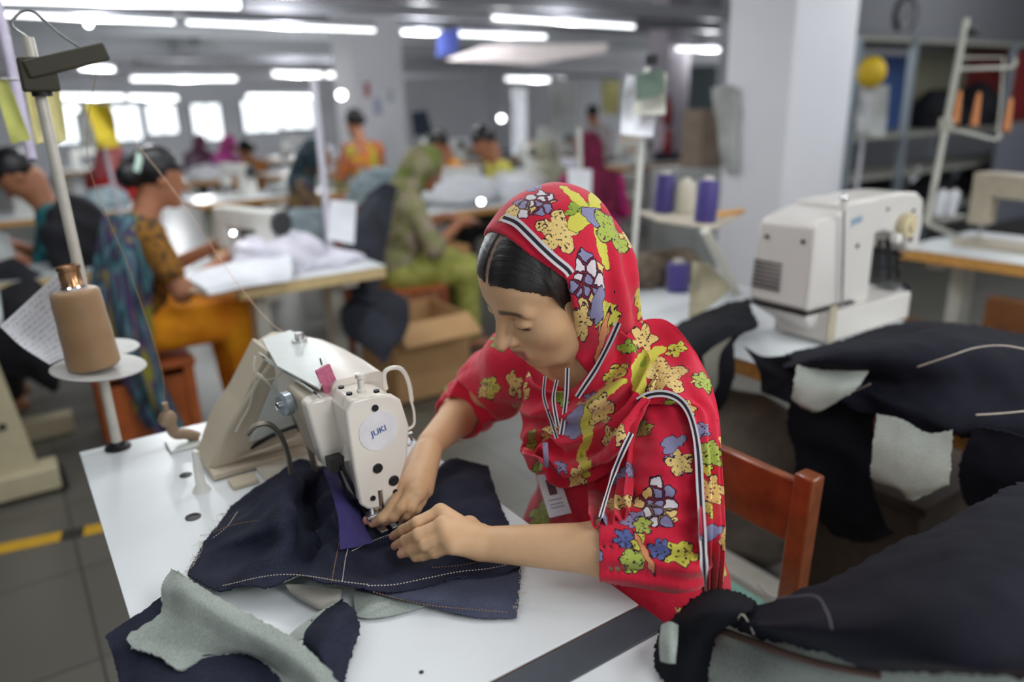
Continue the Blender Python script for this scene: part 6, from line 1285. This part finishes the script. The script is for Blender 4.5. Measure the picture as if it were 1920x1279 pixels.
hang('yellow_cloth', 'yellow cloth hanging at the top of the thin pale pole', [(158, 192), (206, 196), (226, 276), (186, 280)], 4.1, mat('mustard_cloth', srgb(190, 168, 40), .85, var=.15, scale=8), cat='cloth', amp=.03)
hang('grey_sheet', 'pale grey sheet hanging left of the yellow cloth', [(140, 216), (176, 214), (182, 268), (148, 270)], 4.4, BGR, cat='sheet', amp=.01)
# lamps seen as round spots
def bulb(label, px, py, d, r, e=40):
    t = thing('lamp_bulb', label, 'light', atD(px, py, d)); c = atD(px, py, d); M().ball(c, r, 12).build('glass', mat('bulb_%d' % e, (1, 1, 1), .3, emit=((1, 1, 1), e)), t); M().lathe(c + Zv * r * .8, [(r * .6, 0), (r * .7, r * .5), (r * .4, r * 1.4), (0, r * 1.5)], 12).build('socket', HOUS, t); return t
tag(M().tube([atD(138, 214, 4.4), atD(176, 210, 4.3), atD(210, 192, 4.1)], .006, 8).build('hanging_rail', STEEL), 'thin rail carrying the yellow cloth and the grey sheet', 'rail')
bulb('small lit machine lamp beside the hands of the woman in orange trousers', 437, 437, 2.95, .007, 60)
bulb('small round lamp right of the left joined tube lights, by the white far column', 640, 178, 6.8, .04, 10)
bulb('small pale lamp above the person in the yellow top', 940, 222, 5.4, .025, 8)
bulb('small bright lamp low by the grey-white cloth, left of the red headscarf', 902, 378, 4.3, .014, 25)
bulb('small round lamp under the second-row tube light at the top left', 166, 45, 4.3, .018, 14)
# left bench with dark work
tleft = sewing_table('sewing_table', 'pale table at the left behind the near thread stand, dark garments on it', -1.1, .42, 3.60, 3.98, edge=MATS['pale_wood_edge'], th=.05, along='x', top=mat('grey_white_top', srgb(196, 202, 204), .4))
heap('black garment heap on the pale table behind the thread stand', (.27, 3.80, .75), (.13, .12, .30), mat('black_cloth', srgb(28, 28, 34), .9, var=.4, scale=10), 85, h=.02)
heap('dark cloth with grey lining lying before the teal worker', (-.38, 3.78, .75), (.25, .14, .07), DKC, 86, h=.02)
tl = thing('sewing_table', 'cream-legged table at the left picture edge, black cloth hanging over it', 'table', (-.5, 3.2, 0))
LEGC = mat('cream_leg_paint', srgb(196, 186, 154), .5, var=.05)
M().box((-1.4, 2.95, .72), (-.06, 3.5, .75)).build('tabletop', mat('grey_white_top', srgb(196, 202, 204), .4), tl, bevel=.003)
M().prism([(-.20, 3.16, .10), (-.06, 3.16, .10), (-.13, 3.16, .72), (-.24, 3.16, .72)], (0, .05, 0)).build('leg', LEGC, tl, bevel=.005); M().box((-.42, 3.12, .02), (.0, 3.24, .11)).build('foot', LEGC, tl, bevel=.006)
for z in (.30, .46): M().lathe((-.14, 3.158, z), [(0, 0), (.013, 0), (.013, .006), (0, .008)], 12, axis=(0, -1, 0)).build('bolt', BLACK, tl)
M().boxc((.005, 3.18, .04), (.03, .1, .06)).build('end_cap', BLACK, tl)
rows = [PD([(-30, 470, 3.1), (20, 480, 3.1), (60, 500, 3.1), (90, 520, 3.15)]), PD([(-30, 560, 3.0), (30, 570, 3.0), (90, 590, 3.0), (120, 640, 3.05)]), PD([(-30, 650, 3.0), (30, 660, 3.0), (80, 680, 3.0), (110, 720, 3.05)]), PD([(-30, 690, 3.05), (10, 700, 3.05), (60, 715, 3.05), (100, 740, 3.1)])]
tag(sheet('black_garment', rows, mat('black_cloth', srgb(28, 28, 34)), None, 40, 40, .01, (.02, 7), 87), 'black garment hanging from the table at the left picture edge', 'garment')
hang('paper_sheet', 'pale paper at the left picture edge on the black garment', [(-20, 430), (16, 440), (30, 480), (-20, 496)], 2.95, BGR)
M().box((-.25, 3.75, .0), (.10, 3.84, .09)).build('foot', LEGC, tleft, bevel=.006)
# ------------------------------------------------------------------ right: rack, clock, far table, stand
RK = mat('rack_steel', srgb(140, 150, 158), .4, .3); YR = 3.2
rk = thing('shelf_rack', 'steel shelf rack with dark garments to the right of the near white column', 'rack', (6.6, 3.5, 0))
xa, xb, xc_, xd = [float(atY(x, y, YR)[0]) for x, y in ((1596, 200), (1700, 200), (1884, 200), (1990, 200))]
for x in (xa, xb, xc_, xd):
    for y in (YR, YR + .55): M().boxc((x, y, .89), (.05, .05, 1.78)).build('upright', RK, rk, bevel=.004)
zl_ = [float(atY(1750, y, YR)[2]) for y in (246, 316, 388)]
SHL = mat('shelf_board', srgb(150, 150, 140), .6)
for z in zl_ + [1.78]: M().box((xa, YR, z - .03), (xd, YR + .55, z)).build('shelf', SHL, rk, bevel=.003)
pxa, pxb, pxc = [float(atY(x, 180, YR + .5)[0]) for x in (1628, 1698, 1806)]
M().box((pxa, YR + .50, zl_[0]), (pxb, YR + .53, 1.70)).build('blue_panel', mat('blue_panel', srgb(62, 88, 140), .6, var=.25, scale=3), rk)
M().box((pxb + .02, YR + .50, zl_[0]), (pxc, YR + .53, 1.74)).build('beige_panel', mat('beige_panel', srgb(126, 124, 104), .7, var=.2, scale=3), rk); M().box((pxc + .02, YR + .50, zl_[0]), (pxc + 2.2, YR + .53, 1.76)).build('red_panel', mat('red_panel', srgb(124, 30, 32), .6, var=.25, scale=3), rk)
for j, (px, py, zi, sx_, sz, lb) in enumerate([(1757, 220, 0, .17, .30, 'dark garments heaped on the upper rack shelf left of the orange-coned stand'), (1826, 215, 0, .18, .34, 'dark garments heaped on the upper rack shelf below the red panel'), (1648, 340, 2, .14, .26, 'dark folded garments low on the rack beside the white column'), (1748, 345, 2, .14, .28, 'black garments with a white tag low on the rack behind the machine arm'), (1836, 345, 2, .15, .26, 'black garments low on the rack left of the taupe machine')]):
    p = atY(px, py, YR + .27); heap(lb, (p[0], YR + .27, zl_[zi]), (sx_, .2, sz), mat('black_cloth', srgb(28, 28, 34)), 120 + j, h=.026, cat='garments', name='garment_heap')
tg = atY(1716, 328, YR + .04); tag(M().boxc(tg, (.14, .012, .07), rot=((0, 1, 0), R(-25))).build('white_tag', WCL), 'white tag on the black garments low on the rack', 'tag')
gp = atY(1915, 320, 3.0); tag(M().box((gp[0] - .45, 3.0, .3), (gp[0] + .6, 3.05, 1.12)).build('partition_board', mat('grey_board', srgb(126, 128, 140), .6), bevel=.004), 'grey upright panel behind the taupe machine at the right edge', 'panel')
ck = thing('wall_clock', 'round dark-rimmed clock high on the grey wall right of the column', 'clock', atY(1695, 30, 4.69)); cc_ = atY(1695, 30, 4.69); M().lathe(cc_, [(.0, 0), (.17, 0), (.17, .03), (.0, .03)], 36, axis=(0, -1, 0)).build('face', mat('clock_face', srgb(146, 148, 152), .5), ck)
M().tube([cc_ + np.array([.175 * math.cos(a), -.02, .175 * math.sin(a)]) for a in np.linspace(0, 2 * math.pi, 36, endpoint=False)], .025, 10, closed=True).build('rim', mat('clock_rim', srgb(58, 60, 66), .4), ck)
for a, l in ((1.2, .12), (-.4, .08)): M().tube([cc_ + np.array([0, -.035, 0]), cc_ + np.array([l * math.cos(a), -.035, l * math.sin(a)])], .006, 6).build('hand', BLACK, ck)
tag(M().box((5.7, 4.62, 1.90), (9.5, 4.69, 2.02)).build('wall_ledge', CEILM, bevel=.004), 'pale ledge along the grey wall below the clock', 'ledge')
yc = atD(1634, 136, 4.6); tag(M().ball(yc, (.085, .085, .095), 20).build('yellow_hat', mat('yellow_cap', srgb(206, 172, 30), .6, var=.15, scale=12)), 'round yellow cap hanging beside the near white column', 'cap')
hang('grey_garment', 'pale grey garment hanging below the round yellow cap', [(1612, 158), (1668, 160), (1660, 258), (1604, 250)], 4.62, BGR, cat='garment', amp=.03)
pole('thin stand pole below the pale grey garment', (atD(1612, 250, 4.6)[0], atD(1612, 250, 4.6)[1], .0), atD(1634, 140, 4.62), .012)
t3 = sewing_table('sewing_table', 'golden-edged white table at the right edge with taupe machine and tall stand', 3.2, 3.85, .55, 1.72, edge=PLY, th=.05)
machine('taupe sewing machine at the right picture edge on the golden-edged table', (3.50, 1.36, .75), R(90), mat('machine_taupe', srgb(176, 166, 146), .45), 1.0)
bn = thing('wooden_bench', 'dark brown wooden bench below the golden-edged table at the right edge', 'bench', (3.15, 1.35, 0)); BRW = mat('bench_brown', srgb(112, 70, 38), .5, var=.25, scale=10)
M().box((2.80, .85, .42), (3.18, 1.66, .46)).build('seat', BRW, bn, bevel=.005); M().box((2.84, .9, .0), (3.14, 1.62, .42)).build('base', BRW, bn, bevel=.004); M().box((3.12, .9, .46), (3.18, 1.3, .62)).build('back_rail', BRW, bn, bevel=.004)
sb = np.array([3.62, 1.66, .75]); stp = atD(1812, 36, proj(sb)[2]); ts = thing('thread_stand', 'tall thread stand with two cross arms and orange cones at the upper right', 'stand', sb); PC = mat('stand_cream', srgb(190, 190, 178), .4, .2)
b0_ = atD(1738, 420, proj(sb)[2]); M().cyl(sb, b0_, .012, 10).build('foot', PC, ts); M().cyl(b0_, stp, .014, 12).build('pole', PC, ts)
dd_ = proj(sb)[2]
for (x0, y0, x1, y1, hk) in ((1796, 130, 1898, 126, 112), (1772, 240, 1868, 262, 250)):
    a, b = atD(x0, y0, dd_), atD(x1, y1, dd_ - .02); M().tube(spline([a, a * .5 + b * .5, b, atD(x1 + 6, hk, dd_ - .02)], 16), .008, 8).build('cross_arm', PC, ts)
M().tube([atD(1796, 108, dd_), atD(1882, 108, dd_), atD(1876, 200, dd_), atD(1870, 250, dd_)], .005, 8).build('wire_guide', PC, ts)
M().boxc(atD(1822, 60, dd_), (.06, .04, .03)).build('clamp', BLACK, ts, bevel=.004); M().boxc(atD(1775, 232, dd_), (.05, .05, .05)).build('clamp', PC, ts, bevel=.004)
OC = mat('orange_cone', srgb(206, 134, 82), .5)
for x, y, lb in ((1790, 232, 'left'), (1826, 236, 'middle'), (1886, 246, 'right')):
    p = atD(x, y, dd_ - .01); q = atD(x + 10, y - 62, dd_ - .01); t = thing('thread_cone', f'{lb} one of the three slim orange cones on the tall stand', 'thread', p); u = (q - p); L = np.linalg.norm(u); M().lathe(p, [(.018, 0), (.018, .004), (.010, L * .9), (.006, L), (0, L)], 16, axis=u).build('cone', OC, t)
for x, lb in ((1758, 'left one of two'), (1780, 'right one of two')):
    p = atZ(x, 424, .80); spool(f'{lb} slim white spools standing right of the white machine arm', (atD(x, 402, 3.75)[0], atD(x, 402, 3.75)[1], .765 if False else atD(x, 404, 3.75)[2]), WCL, r=.026, h_=.12, tilt=(.12, -.05, 1))
zsp = atD(1770, 404, 3.75); tag(M().boxc(zsp - Zv * .012, (.24, .12, .02)).build('spool_board', SHL, bevel=.003), 'small board under the two white spools', 'board'); M().cyl(zsp - Zv * .02, (zsp[0], zsp[1], .75), .01).build('support', PC, bpy.data.objects['spool_board'])
# column clutter, extinguisher, hanging sign and board
rows = [PD([(1335, 165, 5.0), (1362, 158, 5.0), (1388, 170, 5.0)]), PD([(1338, 205, 4.95), (1366, 210, 4.9), (1390, 215, 4.95)]), PD([(1345, 245, 5.0), (1370, 250, 4.95), (1386, 250, 5.0)]), PD([(1358, 320, 5.0), (1372, 322, 5.0), (1384, 320, 5.0)])]
tag(sheet('garment_bundle', [[atX(*proj(p)[:2], 3.285 - .03 * (j == 1)) for j, p in enumerate(r_)] for r_ in rows], BGR, None, 24, 40, .012, (.02, 8), 130), 'pale grey bundle hanging at the left side of the near white column', 'bundle')
tag(M().box((atD(1322, 230, 5.6)[0] - .14, atD(1322, 230, 5.6)[1] - .1, .9), (atD(1322, 230, 5.6)[0] + .14, atD(1322, 230, 5.6)[1] + .1, atD(1322, 205, 5.6)[2])).build('brown_carton', mat('brown_carton', srgb(120, 104, 90), .8, var=.2, scale=6), bevel=.004), 'brown carton stacked high left of the near white column', 'carton')
tag(M().box((atD(1322, 230, 5.6)[0] - .3, atD(1322, 230, 5.6)[1] - .25, 0), (atD(1322, 230, 5.6)[0] + .3, atD(1322, 230, 5.6)[1] + .25, .9)).build('cabinet', mat('cabinet_grey', srgb(160, 164, 162), .6), bevel=.006), 'grey cabinet carrying the brown carton left of the near white column', 'cabinet')
po = atD(1258, 180, 8.5); struct(M().box((po[0] - .18, po[1] - .1, 0), (po[0] + .18, po[1] + .2, 3.0)).build('trim_7', mat('lilac_post', srgb(170, 162, 172), .7), bevel=.008))
RED = mat('extinguisher_red', srgb(130, 24, 34), .4)
for k, (py, lb) in enumerate(((208, 'upper one of two dark red fire extinguishers on the lilac post'), (262, 'lower one of two dark red fire extinguishers on the lilac post'))):
    p = atD(1252, py, 8.2); e = thing('fire_extinguisher', lb, 'fire extinguisher', p - Zv * .12); M().lathe(p - Zv * .14, [(.05, 0), (.06, .02), (.06, .20), (.03, .25), (.02, .28), (0, .28)], 18).build('cylinder', RED, e); M().boxc(p + Zv * .155, (.06, .03, .03)).build('valve', BLACK, e)
bs = [atD(x, y, 6.2) for x, y in ((822, 60), (862, 52), (858, 98), (818, 108))]; tag(M().prism(bs, HY * .02).build('blue_sign', mat('blue_sign', srgb(70, 84, 160), .6, var=.2, scale=5)), 'small blue hanging sign between two tube lights', 'sign')
pb_ = [atD(x, y, 6.6) for x, y in ((835, 112), (905, 86), (1140, 80), (1138, 98), (1000, 120))]; tag(M().prism(pb_, HY * .05).build('hanging_board', mat('pinkish_board', srgb(226, 214, 212), .7), bevel=.004), 'long pale board hanging under the ceiling right of the blue sign', 'board')
ns_ = [(688, 168, 10, 26, srgb(176, 90, 86)), (708, 200, 14, 30, srgb(170, 176, 200)), (732, 180, 10, 24, srgb(180, 190, 196))]
for k, (x, y, w_, h_, c) in enumerate(ns_):
    p = atY(x, y, 8.594); tag(M().boxc(p, (w_ * .0062, .012, h_ * .0062)).build('notice', mat('notice_%d' % k, c, .7)), ('small red notice', 'larger lilac notice', 'small grey notice')[k] + ' on the white far column', 'notice')

for k, (q, d, m, lb) in enumerate([([(1030, 146), (1084, 150), (1080, 252), (1034, 250)], 8.4, BGR, 'pale grey cover hanging from the ceiling above the grey-olive scarf'), ([(958, 164), (988, 166), (986, 292), (960, 290)], 7.8, WCL, 'narrow whitish cover hanging right of the small pale lamp'), ([(1128, 150), (1162, 152), (1160, 216), (1130, 214)], 8.8, mat('yellow_white_cloth', srgb(196, 190, 130), .9, var=.3, scale=5), 'yellow and white cloth hanging left of the white paper sheets'), ([(770, 210), (800, 206), (812, 250), (776, 256)], 9.0, mat('blue_black_cloth', srgb(50, 60, 74), .9), 'dark cloth hung on the grey wall right of the white far column')]):
    hang('hanging_cloth', lb, q, d, m, cat='cloth', amp=.03)
